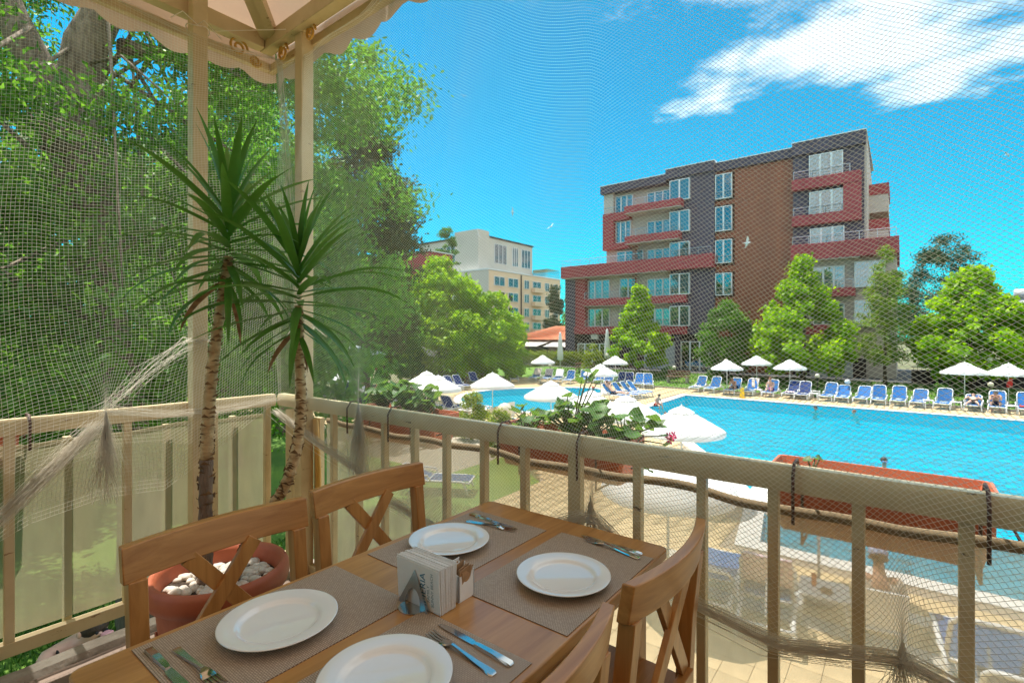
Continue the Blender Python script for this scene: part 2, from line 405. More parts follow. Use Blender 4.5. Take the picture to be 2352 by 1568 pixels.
# ------------------------------------------------------------------ mesh helpers
WL = {}
def tag(o, label=None, cat=None, group=None, kind=None):
    if label: o['label'] = label
    if cat: o['category'] = cat
    if group: o['group'] = group
    if kind: o['kind'] = kind
    return o

def thing(name, label, cat, loc=(0, 0, 0), rz=0.0, group=None):
    o = bpy.data.objects.new(name, None)
    COL.objects.link(o)
    o.empty_display_size = 0.1
    o.location = loc; o.rotation_euler = (0, 0, rz)
    WL[o.name] = Vector(loc)
    return tag(o, label, cat, group)

def link(name, me, material=None, parent=None, loc=None, rot=None, scale=None):
    o = bpy.data.objects.new(name, me)
    COL.objects.link(o)
    if material is not None and len(me.materials) == 0: me.materials.append(material)
    if parent is not None:
        o.parent = parent
        WL[o.name] = WL.get(parent.name, Vector())
    if loc is not None: o.location = loc
    if rot is not None: o.rotation_euler = rot
    if scale is not None: o.scale = scale
    return o

def copy_tree(o, parent=None):
    c = o.copy(); COL.objects.link(c); c.parent = parent
    for ch in o.children: copy_tree(ch, c)
    return c

def frames(pts):
    pts = [Vector(p) for p in pts]
    out = []
    t0 = None; nrm = None
    for i, p in enumerate(pts):
        a = pts[max(i - 1, 0)]; b = pts[min(i + 1, len(pts) - 1)]
        t = (b - a).normalized() if (b - a).length > 1e-9 else Vector((0, 0, 1))
        if nrm is None:
            up = Vector((0, 0, 1)) if abs(t.z) < 0.9 else Vector((1, 0, 0))
            nrm = (up - t * up.dot(t)).normalized()
        else:
            nrm = nrm - t * nrm.dot(t)
            nrm = nrm.normalized() if nrm.length > 1e-6 else t.orthogonal().normalized()
        out.append((p, t, nrm, t.cross(nrm)))
    return out

class MB:
    def __init__(s):
        s.v = []; s.f = []
    def add(s, vs, fs):
        o = len(s.v); s.v += [tuple(v) for v in vs]; s.f += [tuple(i + o for i in f) for f in fs]
        return s
    def box(s, x0, x1, y0, y1, z0, z1):
        return s.add([(x0, y0, z0), (x1, y0, z0), (x1, y1, z0), (x0, y1, z0), (x0, y0, z1), (x1, y0, z1), (x1, y1, z1), (x0, y1, z1)],
                     [(0, 3, 2, 1), (4, 5, 6, 7), (0, 1, 5, 4), (1, 2, 6, 5), (2, 3, 7, 6), (3, 0, 4, 7)])
    def bar(s, a, b, w, h=None, up=(0, 0, 1)):
        """square bar from a to b, w across and h along 'up'"""
        h = h or w
        a = Vector(a); b = Vector(b); t = (b - a).normalized(); u = Vector(up)
        if abs(t.dot(u)) > 0.99: u = Vector((1, 0, 0))
        u = (u - t * u.dot(t)).normalized(); q = t.cross(u)
        vs = [p + q * (sx * w / 2) + u * (sy * h / 2) for p in (a, b) for sx, sy in ((-1, -1), (1, -1), (1, 1), (-1, 1))]
        return s.add(vs, [(0, 1, 2, 3), (7, 6, 5, 4), (0, 4, 5, 1), (1, 5, 6, 2), (2, 6, 7, 3), (3, 7, 4, 0)])
    def tube(s, pts, r, n=8, cap=True):
        fr = frames(pts); o = len(s.v)
        for i, (p, t, a, b) in enumerate(fr):
            ri = r[i] if isinstance(r, (list, tuple)) else r
            for k in range(n):
                an = 2 * math.pi * k / n
                s.v.append(tuple(p + a * (math.cos(an) * ri) + b * (math.sin(an) * ri)))
        m = len(fr)
        for i in range(m - 1):
            for k in range(n):
                k2 = (k + 1) % n
                s.f.append((o + i * n + k, o + i * n + k2, o + (i + 1) * n + k2, o + (i + 1) * n + k))
        if cap:
            s.f.append(tuple(o + k for k in reversed(range(n))))
            s.f.append(tuple(o + (m - 1) * n + k for k in range(n)))
        return s
    def lathe(s, prof, n=32, c=(0, 0, 0), sx=1, sy=1):
        o = len(s.v)
        for r, z in prof:
            for k in range(n):
                an = 2 * math.pi * k / n
                s.v.append((c[0] + r * math.cos(an) * sx, c[1] + r * math.sin(an) * sy, c[2] + z))
        for i in range(len(prof) - 1):
            for k in range(n):
                k2 = (k + 1) % n
                s.f.append((o + i * n + k, o + i * n + k2, o + (i + 1) * n + k2, o + (i + 1) * n + k))
        return s
    def loft(s, rings, cap=True):
        o = len(s.v); n = len(rings[0])
        for r in rings: s.v += [tuple(p) for p in r]
        for i in range(len(rings) - 1):
            for k in range(n):
                k2 = (k + 1) % n
                s.f.append((o + i * n + k, o + i * n + k2, o + (i + 1) * n + k2, o + (i + 1) * n + k))
        if cap:
            s.f.append(tuple(o + k for k in reversed(range(n))))
            s.f.append(tuple(o + (len(rings) - 1) * n + k for k in range(n)))
        return s
    def prism(s, poly, z0, z1):
        n = len(poly)
        return s.loft([[(x, y, z0) for x, y in poly], [(x, y, z1) for x, y in poly]])
    def grid(s, P):
        nu = len(P); nv = len(P[0]); o = len(s.v)
        for row in P: s.v += [tuple(p) for p in row]
        for i in range(nu - 1):
            for j in range(nv - 1):
                s.f.append((o + i * nv + j, o + (i + 1) * nv + j, o + (i + 1) * nv + j + 1, o + i * nv + j + 1))
        return s
    def ball(s, c, r, nu=8, nv=12, sz=1.0):
        prof = [(r * math.sin(math.pi * i / nu) if 0 < i < nu else 1e-4, -r * sz * math.cos(math.pi * i / nu)) for i in range(nu + 1)]
        return s.lathe(prof, nv, c)
    def mesh(s, name, material=None, smooth=False, off=None):
        me = bpy.data.meshes.new(name)
        v = s.v
        if off is not None: v = [(a - off[0], b - off[1], c - off[2]) for a, b, c in v]
        me.from_pydata(v, [], s.f)
        if material is not None: me.materials.append(material)
        if smooth:
            me.polygons.foreach_set('use_smooth', [True] * len(me.polygons))
            if smooth != 'all': me.set_sharp_from_angle(angle=R(40))
        me.validate()
        return me
    def build(s, name, material, parent=None, smooth=False, bevel=0.0, world=False, seg=2):
        off = WL.get(parent.name) if (world and parent is not None) else None
        o = link(name, s.mesh(name, material, smooth, off), None, parent)
        if bevel:
            b = o.modifiers.new('bevel', 'BEVEL'); b.width = bevel; b.segments = seg; b.limit_method = 'ANGLE'
            b.harden_normals = False
        return o

def bx(x0, x1, y0, y1, z0, z1): return MB().box(x0, x1, y0, y1, z0, z1)

def leaf_cloud(name, material, centers, radii, n, size, aspect=0.5, fill=0.45, up=0.35, parent=None, off=None, rs=None, droop=0.0, jitter=0.35):
    """many separate leaf blades spread through a set of clumps"""
    rs = rs or rng
    centers = np.asarray(centers, float); radii = np.asarray(radii, float)
    if radii.ndim == 1: radii = np.repeat(radii[:, None], 3, 1)
    w = radii.prod(1) ** (2 / 3); w /= w.sum()
    k = rs.choice(len(centers), n, p=w)
    d = rs.normal(size=(n, 3)); d /= np.linalg.norm(d, axis=1)[:, None]
    rf = fill + (1 - fill) * rs.random(n) ** 0.6
    rf *= 1 + rs.normal(size=n) * 0.16
    stray = rs.random(n) < 0.10; rf[stray] *= 1.35
    p = centers[k] + d * radii[k] * rf[:, None]
    nm = d * 0.5 + rs.normal(size=(n, 3)) * 0.75 + np.array([0, 0, up])
    nm /= np.linalg.norm(nm, axis=1)[:, None]
    t = rs.normal(size=(n, 3)); t[:, 2] -= droop
    t -= nm * (t * nm).sum(1)[:, None]; t /= np.linalg.norm(t, axis=1)[:, None]
    b = np.cross(nm, t)
    s = size * (1 - jitter + 2 * jitter * rs.random(n))[:, None]
    v = np.empty((n, 4, 3))
    v[:, 0] = p - t * s * 0.5
    v[:, 1] = p + b * s * aspect * 0.5 + t * s * 0.08 + nm * s * 0.10
    v[:, 2] = p + t * s * 0.5 - nm * s * 0.12
    v[:, 3] = p - b * s * aspect * 0.5 + t * s * 0.08 + nm * s * 0.10
    v = v.reshape(-1, 3)
    if off is not None: v -= np.asarray(off)
    me = quad_mesh(name, v, np.arange(4 * n).reshape(n, 4), material)
    at = me.attributes.new('tint', 'FLOAT', 'FACE')
    at.data.foreach_set('value', np.clip(rs.random(n) * 0.8 + 0.2 * (rs.random(len(centers))[k]), 0, 1).astype(np.float32))
    o = link(name, me, None, parent)
    return o

def quad_mesh(name, v, f, material):
    me = bpy.data.meshes.new(name)
    nv, nf = len(v), len(f)
    me.vertices.add(nv); me.vertices.foreach_set('co', np.ascontiguousarray(v, np.float32).ravel())
    k = f.shape[1]
    me.loops.add(nf * k); me.loops.foreach_set('vertex_index', np.ascontiguousarray(f, np.int32).ravel())
    me.polygons.add(nf); me.polygons.foreach_set('loop_start', np.arange(0, nf * k, k, dtype=np.int32))
    me.materials.append(material)
    me.update(calc_edges=True)
    return me

def strands(lines, r, n=3, ref=(0, 1, 0)):
    """thin threads: each line an (k,3) array; returns vertices and quads"""
    V = []; Fq = []; o = 0
    ref = np.asarray(ref, float)
    ang = np.arange(n) * 2 * math.pi / n
    for P in lines:
        k = len(P)
        if k < 2: continue
        t = np.gradient(P, axis=0); t /= np.maximum(np.linalg.norm(t, axis=1), 1e-9)[:, None]
        a = np.cross(t, ref); a /= np.maximum(np.linalg.norm(a, axis=1), 1e-6)[:, None]
        b = np.cross(t, a)
        ring = P[:, None, :] + r * (np.cos(ang)[None, :, None] * a[:, None, :] + np.sin(ang)[None, :, None] * b[:, None, :])
        V.append(ring.reshape(-1, 3))
        i = np.arange(k - 1)[:, None]; j = np.arange(n)[None, :]; j2 = (j + 1) % n
        q = np.stack([i * n + j, i * n + j2, (i + 1) * n + j2, (i + 1) * n + j], -1).reshape(-1, 4) + o
        Fq.append(q); o += k * n
    return np.concatenate(V), np.concatenate(Fq)

def ground_sheet(name, outer, holes, z, material, kind='structure', zf=None):
    polys = [[Vector((x, y, 0)) for x, y in outer]] + [[Vector((x, y, 0)) for x, y in h] for h in holes]
    tris = tessellate_polygon(polys)
    pts = [p for pl in polys for p in pl]
    me = bpy.data.meshes.new(name)
    up = []
    for t in tris:
        a, b, c = (pts[i] for i in t)
        up.append(t if (b - a).cross(c - a).z > 0 else (t[0], t[2], t[1]))
    me.from_pydata([(p.x, p.y, z if zf is None else zf(p.x, p.y)) for p in pts], [], up)
    me.materials.append(material)
    o = link(name, me)
    return tag(o, kind=kind)
ORD = ['first', 'second', 'third', 'fourth', 'fifth', 'sixth', 'seventh', 'eighth', 'ninth', 'tenth', 'eleventh', 'twelfth', 'thirteenth']

# ------------------------------------------------------------------ the setting: ground, pools, deck
def catmull(P, k=6):
    out = []; n = len(P)
    for i in range(n):
        p0, p1, p2, p3 = (np.array(P[(i + j - 1) % n], float) for j in range(4))
        for s in range(k):
            t = s / k
            out.append(tuple(0.5 * ((2 * p1) + (-p0 + p2) * t + (2 * p0 - 5 * p1 + 4 * p2 - p3) * t * t + (-p0 + 3 * p1 - 3 * p2 + p3) * t ** 3)))
    return out

MAIN = [(10, 32.2), (10, 10.7), (-2.14, 10.5), (-2.28, 11.4), (-2.42, 12.3), (-2.68, 13.1), (-3.0, 13.75), (-3.45, 14.6), (-4.0, 15.5), (-10.78, 25.9), (-10.98, 32.4)]
MAIN = MAIN[::-1]
KIDS = catmull([(-20.4, 21.6), (-18.2, 20.55), (-16.4, 20.35), (-14.6, 21.2), (-14.3, 24.0), (-15.6, 27.2), (-16.0, 30.4), (-17.3, 32.4), (-19.4, 31.6), (-21.3, 29.6), (-22.6, 27.4), (-22.5, 24.4)], 4)

def ccw(P):
    a = sum(P[i][0] * P[(i + 1) % len(P)][1] - P[(i + 1) % len(P)][0] * P[i][1] for i in range(len(P)))
    return P if a > 0 else P[::-1]
MAIN = ccw(MAIN); KIDS = ccw(KIDS)

def offset(P, d):
    out = []; n = len(P)
    for i in range(n):
        a = Vector(P[i - 1]); b = Vector(P[i]); c = Vector(P[(i + 1) % n])
        e1 = (b - a).normalized(); e2 = (c - b).normalized()
        n1 = Vector((e1.y, -e1.x)); n2 = Vector((e2.y, -e2.x))
        m = (n1 + n2).normalized(); k = max(0.4, m.dot(n1))
        out.append((b.x + m.x * d / k, b.y + m.y * d / k))
    return out

DECK = [(12, 2.2), (12, 36), (-27.5, 36), (-27.5, 11.8), (-14, 13), (-13.2, 16.8), (-10.6, 15.3), (-7.7, 11.2), (-7.7, 2.2)]
BIG = [(-260, -120), (260, -120), (260, 320), (-260, 320)]
ground_sheet('ground', BIG, [offset(MAIN, 0.02), offset(KIDS, 0.02)], -0.012, M['earth'])
ground_sheet('lawn', [(-10.2, 0.5), (-7.7, 0.5), (-7.7, 11.2), (-10.2, 13.0)], [], 0.004, M['lawn'])
ground_sheet('lawn', [(-26, -6), (-3.4, -6), (-3.4, 0.49), (-3.4, 2.18), (-7.71, 2.18), (-7.71, 0.49), (-10.21, 0.49), (-10.21, 10.2), (-26, 10.2)], [], 0.0, M['lawn'])
ground_sheet('gravel_bed', [(-27.4, 10.2), (-10.22, 10.2), (-10.22, 13.1), (-10.65, 15.2), (-13.1, 16.7), (-13.9, 12.9), (-27.4, 11.7)], [], -0.004, M['gravel'])
deck = ground_sheet('pool_deck', DECK, [offset(MAIN, 0.03), offset(KIDS, 0.03)], 0.004, M['grout'])

def inside(P, xs, ys):
    P = np.asarray(P); c = np.zeros(len(xs), bool); n = len(P)
    for i in range(n):
        x1, y1 = P[i - 1]; x2, y2 = P[i]
        if y1 == y2: continue
        k = ((y1 > ys) != (y2 > ys)) & (xs < (x2 - x1) * (ys - y1) / (y2 - y1) + x1)
        c ^= k
    return c
TS = 0.33
gx, gy = np.meshgrid(np.arange(-27.3, 11.9, TS), np.arange(2.4, 35.9, TS))
gx, gy = gx.ravel(), gy.ravel()
row = np.round((gy - 2.4) / TS).astype(int)
ok = inside(DECK, gx, gy) & ~inside(offset(MAIN, 0.60), gx, gy) & ~inside(offset(KIDS, 0.60), gx, gy)
near = ok & (gx > -4.7) & (gx < 2.2) & (gy > 5.55) & (gy < 10.3)
pale_row = (row == 20) | (row == 17)
tm = bx(-TS / 2 + .004, TS / 2 - .004, -TS / 2 + .004, TS / 2 - .004, 0.005, 0.02)
t_me = tm.mesh('tile', M['tile']); t_me2 = tm.mesh('tile', M['tile_pale'])
for x, y, w in zip(gx[near], gy[near], pale_row[near]):
    link('tile', t_me2 if w else t_me, None, deck, (x, y, rnd.uniform(-0.001, 0.001)))
far = ok & ~near
fx, fy = gx[far], gy[far]; nf = len(fx)
hs = TS / 2 - 0.004
corner = np.array([(-hs, -hs), (hs, -hs), (hs, hs), (-hs, hs)])
v = np.zeros((nf, 8, 3))
v[:, :4, 0] = fx[:, None] + corner[:, 0]; v[:, :4, 1] = fy[:, None] + corner[:, 1]; v[:, :4, 2] = 0.005
v[:, 4:, :2] = v[:, :4, :2]; v[:, 4:, 2] = 0.02 + rng.uniform(-.001, .001, nf)[:, None]
q = np.array([(4, 5, 6, 7), (0, 1, 5, 4), (1, 2, 6, 5), (2, 3, 7, 6), (3, 0, 4, 7)])
fq = (np.arange(nf)[:, None, None] * 8 + q).reshape(-1, 4)
o = link('deck_tiles', quad_mesh('deck_tiles', v.reshape(-1, 3), fq, M['tile']), None, deck); o['kind'] = 'stuff'

def pool(P, depth, lvl, nm):
    mb = MB(); n = len(P)
    for i in range(n):
        a = P[i]; b = P[(i + 1) % n]
        mb.add([(a[0], a[1], 0.0), (b[0], b[1], 0.0), (b[0], b[1], -depth), (a[0], a[1], -depth)], [(0, 3, 2, 1)])
    bas = mb.build('pool_basin', M['pool']); tag(bas, kind='structure')
    tri = tessellate_polygon([[Vector((x, y, 0)) for x, y in P]])
    pts = [(x, y, -depth) for x, y in P]
    me = bpy.data.meshes.new('pool_floor')
    up = []
    for t in tri:
        a, b, c = (Vector(pts[i]) for i in t)
        up.append(t if (b - a).cross(c - a).z > 0 else (t[0], t[2], t[1]))
    me.from_pydata(pts, [], up); me.materials.append(M['pool'])
    link('pool_floor', me, None, bas)
    wm_ = ground_sheet('water', offset(P, -0.004), [], lvl, M['water'])
    # coping stones, one by one around the rim
    cop = bx(P[0][0], P[0][0] + .01, P[0][1], P[0][1] + .01, -0.02, -0.01).build('coping', M['coping']); tag(cop, kind='structure')
    Q = offset(P, 0.42)
    for i in range(n):
        a, b = Vector(P[i]), Vector(P[(i + 1) % n]); c, d = Vector(Q[i]), Vector(Q[(i + 1) % n])
        k = max(1, round((b - a).length / 0.6)); g = 0.002 / max((b - a).length, .1)
        for j in range(k):
            t0 = j / k + g; t1 = (j + 1) / k - g
            pa, pb, pc, pd = a.lerp(b, t0), a.lerp(b, t1), c.lerp(d, t1), c.lerp(d, t0)
            e = MB().prism([tuple(pa), tuple(pb), tuple(pc), tuple(pd)][::-1], -0.04, 0.032)
            e.build('coping_stone', M['coping'], cop)
    return bas
pb = pool(MAIN, 0.62, -0.09, 'main')
pool(KIDS, 0.45, -0.09, 'kids')
for i in range(4):                                  # dark step edges on the pool floor at the shallow end
    x = -1.3 + i * 0.45
    bx(x, x + 0.09, 10.75, 12.4, -0.618, -0.58).build('step_edge', M['pool_dark'], pb)

# the bank and path in front of the hotel
def bank_z(x, y): return max(0.0, min(0.6, (y - 36.1) * 0.6 / 7.0)) + 0.006
bk = MB()
bk.grid([[(x, y, bank_z(x, y)) for x in np.linspace(-40, 40, 41)][::-1] for y in (36.0, 36.1, 38, 40, 42, 43.1)])
tag(bk.build('grass_bank', M['lawn']), kind='structure')
tag(bx(-60, 60, 43.1, 60, -0.3, 0.615).build('path', M['asphalt']), kind='structure')
tag(bx(-60, 60, 42.95, 43.1, 0.3, 0.68).build('kerb', M['concrete'], bevel=.02), kind='structure')
tag(bx(-40, 40, 36.0, 36.09, -0.05, 0.10).build('kerb', M['concrete'], bevel=.01), kind='structure')
tag(bx(-95, -40, 20, 22.5, -0.011, 0.01).build('path', M['gravel']), kind='structure')

# ------------------------------------------------------------------ the hotel across the pool
HY = 46.5
KB = HY / 43.0
def HX(x): return x * KB
def HZ(z): return CAM_Z + (z - CAM_Z) * KB
hotel = thing('hotel_building', 'plum and burgundy six storey hotel with white balconies across the pool', 'building', (HX(-14), HY, 0.6))
def hbox(name, m, x0, x1, z0, z1, y0, y1, parent=None, bevel=0.0):
    return bx(HX(x0), HX(x1), HY + y0, HY + y1, HZ(z0), HZ(z1)).build(name, m, parent or hotel, world=True, bevel=bevel)
GZ = 0.78     # raw height that lands at the path
# shells of the storeys
hbox('wall', M['stucco'], -26.3, -15.95, 3.9, 9.45, 0.9, 12)
hbox('wall', M['stucco'], -22.4, -15.95, 9.45, 17.05, 0.9, 12)
hbox('wall', M['plum'], -15.9, -12.2, 3.9, 17.3, 0.0, 12)
hbox('stair_wall', M['boards_back'], -12.2, -6.5, GZ, 17.3, 0.35, 12)
hbox('wall', M['plum'], -6.5, -2.1, 9.4, 17.3, 0.0, 12)
hbox('wall', M['stucco'], -6.5, -0.3, GZ, 9.4, 0.35, 12)
hbox('wall', M['plum'], -26.5, -25.4, GZ, 9.4, 0.0, 12)
hbox('wall', M['burgundy'], -25.4, -24.35, 3.9, 9.4, 0.1, 1.2)
hbox('wall', M['dark_wall'], -25.4, -12.2, GZ, 3.9, 0.5, 12)
hbox('wall', M['dark_wall'], -6.5, -2.0, GZ, 2.2, 0.1, 0.5)
for x0, x1 in ((-26.0, -25.4), (-15.5, -15.1), (-12.6, -12.2), (-21.5, -21.1)):
    hbox('pier', M['plum'], x0, x1, GZ, 3.9, 0.05, 0.7)
hbox('wall', M['panel'], -18.4, -15.5, GZ, 3.2, 0.3, 0.6)
hbox('wall', M['panel'], -5.4, -2.75, GZ, 3.3, -0.1, 0.3)
# burgundy upright block on the upper left, the balcony bands and the parapets
hbox('wall', M['burgundy'], -22.45, -21.35, 11.8, 15.2, 0.15, 1.0)
hbox('wall', M['burgundy'], -21.34, -19.75, 14.45, 15.2, 0.15, 1.0)
hbox('wall', M['burgundy'], -21.34, -19.75, 11.8, 12.35, 0.15, 1.0)
hbox('wall', M['stucco'], -22.4, -21.4, 15.2, 17.05, 0.3, 1.0)
bands = [(-19.77, -14.68, 14.72, 15.34, -1.0, 0.9), (-19.72, -14.86, 12.0, 12.64, -1.0, 0.9), (-26.6, -12.15, 9.36, 10.48, -0.75, 0.9),
         (-24.35, -14.4, 6.6, 7.25, -0.35, 0.9), (-25.38, -14.4, 3.9, 4.6, -0.2, 0.9),
         (-6.5, -2.25, 14.55, 15.33, -0.55, 0.2), (-3.3, -2.25, 12.65, 14.55, -0.5, 0.2), (-6.5, -2.25, 11.9, 12.65, -0.55, 0.2),
         (-6.5, -0.15, 9.3, 10.45, -1.0, 9.0), (-6.5, -2.6, 6.6, 7.2, -0.8, 0.5), (-6.5, -2.6, 3.9, 4.6, -0.8, 0.5)]
for b in bands:
    hbox('balcony', M['burgundy'], b[0], b[1], b[2], b[3], b[4], b[5], bevel=.02)
for x0, x1, z, y in ((-19.7, -14.7, 14.69, -0.98), (-19.65, -14.9, 11.97, -0.98), (-26.5, -15.95, 9.33, -0.7), (-24.3, -15.95, 6.57, -.3), (-6.45, -2.3, 9.27, -.95)):
    hbox('balcony_soffit', M['stucco'], x0, x1, z - .03, z + .02, y, 0.88)
hbox('parapet', M['plum'], -22.55, -16.23, 17.05, 17.75, -0.15, 12.1)
hbox('parapet', M['plum'], -16.23, -12.2, 17.3, 18.1, -0.25, 12.1)
hbox('parapet', M['plum'], -12.2, -6.5, 17.25, 17.93, 0.1, 12.1)
hbox('parapet', M['plum'], -6.5, -2.0, 17.2, 18.12, -0.3, 9.0)
for x0, x1, z, y in ((-22.6, -16.23, 17.75, -.2), (-16.25, -12.15, 18.1, -.3), (-12.15, -6.55, 17.93, .05), (-6.55, -1.95, 18.12, -.35)):
    hbox('coping_strip', M['pvc'], x0, x1, z, z + .06, y, 12.15)
# sloping side wall with its two balconies on the tower's right flank
sw = MB(); X0, X1 = HX(-2.1), HX(-1.95)
prof = [(HY + 0.25, HZ(10.4)), (HY + 8.5, HZ(10.4)), (HY + 8.5, HZ(16.2)), (HY + 0.25, HZ(17.9))]
sw.loft([[(X0, y, z) for y, z in prof], [(X1, y, z) for y, z in prof]]); sw.build('side_wall', M['stucco'], hotel, world=True)
for z0, z1 in ((14.2, 15.0), (11.6, 12.4)):
    b = bx(HX(-1.95), HX(-0.75), HY + 3.2, HY + 7.5, HZ(z0), HZ(z1)).build('balcony', M['burgundy'], hotel, world=True)
    bx(HX(-1.95), HX(-0.8), HY + 3.25, HY + 7.4, HZ(z0 - 1.3), HZ(z0) - .01).build('side_screen', M['stucco'], hotel, world=True)
# brown boards on the stair wall, one by one around the four stair windows
BW = HX(-6.5) - HX(-12.2)
stairwin = [(14.91, 16.98), (12.28, 14.35), (9.66, 11.63), (7.05, 8.92)]
bh = 0.185; z = HZ(GZ); zs = []
while z < HZ(17.2): zs.append(z); z += bh
full = bx(0, BW - .01, 0, 0.03, 0.004, bh - .008).mesh('cladding_board', M['boards'])
short = bx(0, BW - 1.5 * KB, 0, 0.03, 0.004, bh - .008).mesh('cladding_board', M['boards'])
for z in zs:
    hit = any(HZ(a) - bh < z < HZ(b) for a, b in stairwin)
    x = HX(-12.2) + 0.005 if not hit else HX(-10.7) + 0.0
    y = HY + 0.31 + rnd.uniform(-.004, .004)
    link('cladding_board', short if hit else full, None, hotel, (x - WL[hotel.name].x, y - WL[hotel.name].y, z - WL[hotel.name].z))

def window(parent, x0, x1, z0, z1, y, n=3, curtains=True, axis='y', door=True, open_i=None):
    """white framed glazed opening; y is the plane of the frame, looking towards -y (or +x when axis == 'x')"""
    def pt(u, d, z): return (u, y + d, z) if axis == 'y' else (y - d, u, z)
    def pbox(mb, u0, u1, d0, d1, a, b):
        p, q_ = pt(u0, d0, a), pt(u1, d1, b)
        mb.box(min(p[0], q_[0]), max(p[0], q_[0]), min(p[1], q_[1]), max(p[1], q_[1]), a, b)
    fw = 0.07; mb = MB()
    pbox(mb, x0, x1, -0.04, 0.26, z0, z0 + fw); pbox(mb, x0, x1, -0.04, 0.26, z1 - fw, z1)
    w = (x1 - x0) / n
    for i in range(n + 1):
        u = x0 + i * w
        pbox(mb, max(x0, u - fw), min(x1, u + fw), -0.042, 0.042 if 0 < i < n else 0.255, z0 + fw, z1 - fw)
    fr = mb.build('window', M['pvc'], parent, world=True)
    for i in range(n):
        g = MB(); pbox(g, x0 + i * w + fw, x0 + (i + 1) * w - fw, 0.0, 0.012, z0 + fw, z1 - fw)
        g.build('pane', M['glass'], fr, world=True)
    bk_ = MB(); pbox(bk_, x0 + .02, x1 - .02, 0.22, 0.25, z0 + .02, z1 - .02); bk_.build('dark_room_panel', M['room'], fr, world=True)  # dark panel close behind the curtains, its colour stands for the unlit room
    if curtains:
        for i in range(n):
            if i == open_i: continue
            c = MB(); u0 = x0 + i * w + .03; u1 = x0 + (i + 1) * w - .03
            if rnd.random() < 0.3: u1 = u0 + (u1 - u0) * rnd.uniform(.5, .9)
            us = np.linspace(u0, u1, 15)
            P = [[pt(u, 0.13 + 0.025 * math.sin(k * 1.9 + i), zz) for zz in (z0 + .06, z1 - .06)] for k, u in enumerate(us)]
            c.grid(P); c.build('curtain', M['curtain'], fr, world=True)
    return fr

def hwin(x0, x1, z0, z1, y, n=3, **k):
    # recess behind the frame so that the curtain stands in a real opening
    return window(hotel, HX(x0), HX(x1), HZ(z0), HZ(z1), HY + y, n, **k)
hwin(-21.33, -19.6, 15.02, 16.78, 0.62, 3, open_i=0)
hwin(-21.3, -19.8, 12.42, 14.38, 0.62, 3)
hwin(-21.2, -18.6, 10.0, 11.6, 0.62, 3, open_i=1)
for z0, z1, oi in ((15.0, 16.6, None), (12.3, 14.0, 1), (9.7, 11.5, 1), (7.3, 8.85, 1), (4.65, 6.2, 0)):
    hwin(-18.2, -16.05, z0, z1, 0.62, 3, open_i=oi)
for z0, z1 in ((15.3, 17.06), (12.6, 14.4), (10.3, 11.75), (7.28, 9.06), (4.6, 6.31)):
    hwin(-15.85, -14.15, z0, z1, -0.27, 2)
for z0, z1 in ((7.28, 9.08), (4.62, 6.35)):
    hwin(-24.26, -21.95, z0, z1, 0.62, 3)
    hwin(-20.9, -19.2, z0, z1, 0.62, 2, open_i=1)
for a, b in stairwin:
    hwin(-12.15, -10.86, a + .03, b - .03, 0.07, 2, curtains=False)
hwin(-5.42, -3.32, 15.28, 17.0, -0.27, 3)
hwin(-5.4, -3.3, 12.63, 14.31, -0.27, 3, open_i=1)
hwin(-5.37, -3.24, 10.4, 11.63, -0.27, 3)
hwin(-5.2, -3.25, 7.2, 8.85, 0.07, 3); hwin(-5.2, -3.25, 4.6, 6.1, 0.07, 3)
hwin(-2.65, -0.9, 7.2, 9.0, -0.27, 2); hwin(-2.65, -0.9, 4.5, 6.3, -0.27, 2)
shop = hwin(-15.05, -12.65, GZ, 3.3, 0.22, 3, curtains=False)
hwin(-25.2, -22.0, GZ, 3.0, 0.22, 4, curtains=False)

def hrail(x0, x1, z, y, h=0.62):
    mb = MB(); a, b = HX(x0), HX(x1); Y = HY + y; Z = HZ(z)
    n = max(1, round((b - a) / 1.1))
    for i in range(n + 1):
        x = a + (b - a) * i / n
        mb.tube([(x, Y, Z - .02), (x, Y, Z + h)], 0.022, 6)
    for k in (0.3, 0.62, 1.0):
        mb.tube([(a, Y, Z + h * k), (b, Y, Z + h * k)], 0.028 if k == 1 else 0.014, 6)
    mb.build('balcony_railing', M['chrome'], hotel, world=True)
for a in ((-19.7, -15.9, 15.34, -.92), (-22.3, -21.2, 15.2, .3), (-19.65, -14.9, 12.64, -.92), (-26.5, -12.3, 10.48, -.65), (-24.2, -14.5, 7.25, -.28), (-24.2, -14.5, 4.6, -.15),
          (-6.4, -2.9, 15.33, -.48), (-6.4, -3.4, 12.65, -.48), (-6.4, -.3, 10.45, -.92), (-6.4, -2.7, 7.2, -.72), (-6.4, -2.7, 4.6, -.72), (-12.1, -10.9, 14.95, .02), (-12.1, -10.9, 12.32, .02), (-12.1, -10.9, 9.7, .02), (-12.1, -10.9, 7.08, .02)):
    hrail(*a)
for z0, z1 in ((10.5, 11.9), (7.3, 9.3)):                  # timber screens between the balconies
    mb = MB(); n = 9
    for i in range(n):
        zz = HZ(z0) + (HZ(z1) - HZ(z0)) * i / n
        mb.box(HX(-19.35), HX(-18.85), HY - .2, HY + .05, zz, zz + .08)
    mb.box(HX(-19.15), HX(-19.05), HY + .051, HY + .12, HZ(z0), HZ(z1))
    mb.build('slat_screen', M['boards'], hotel, world=True)
for x in (-23.6, -18.1, -16.6):
    mb = bx(HX(x), HX(x) + .8, HY - .1, HY + .25, HZ(3.4), HZ(3.4) + .55); mb.build('air_conditioner', M['grey_render'], hotel, world=True, bevel=.03)

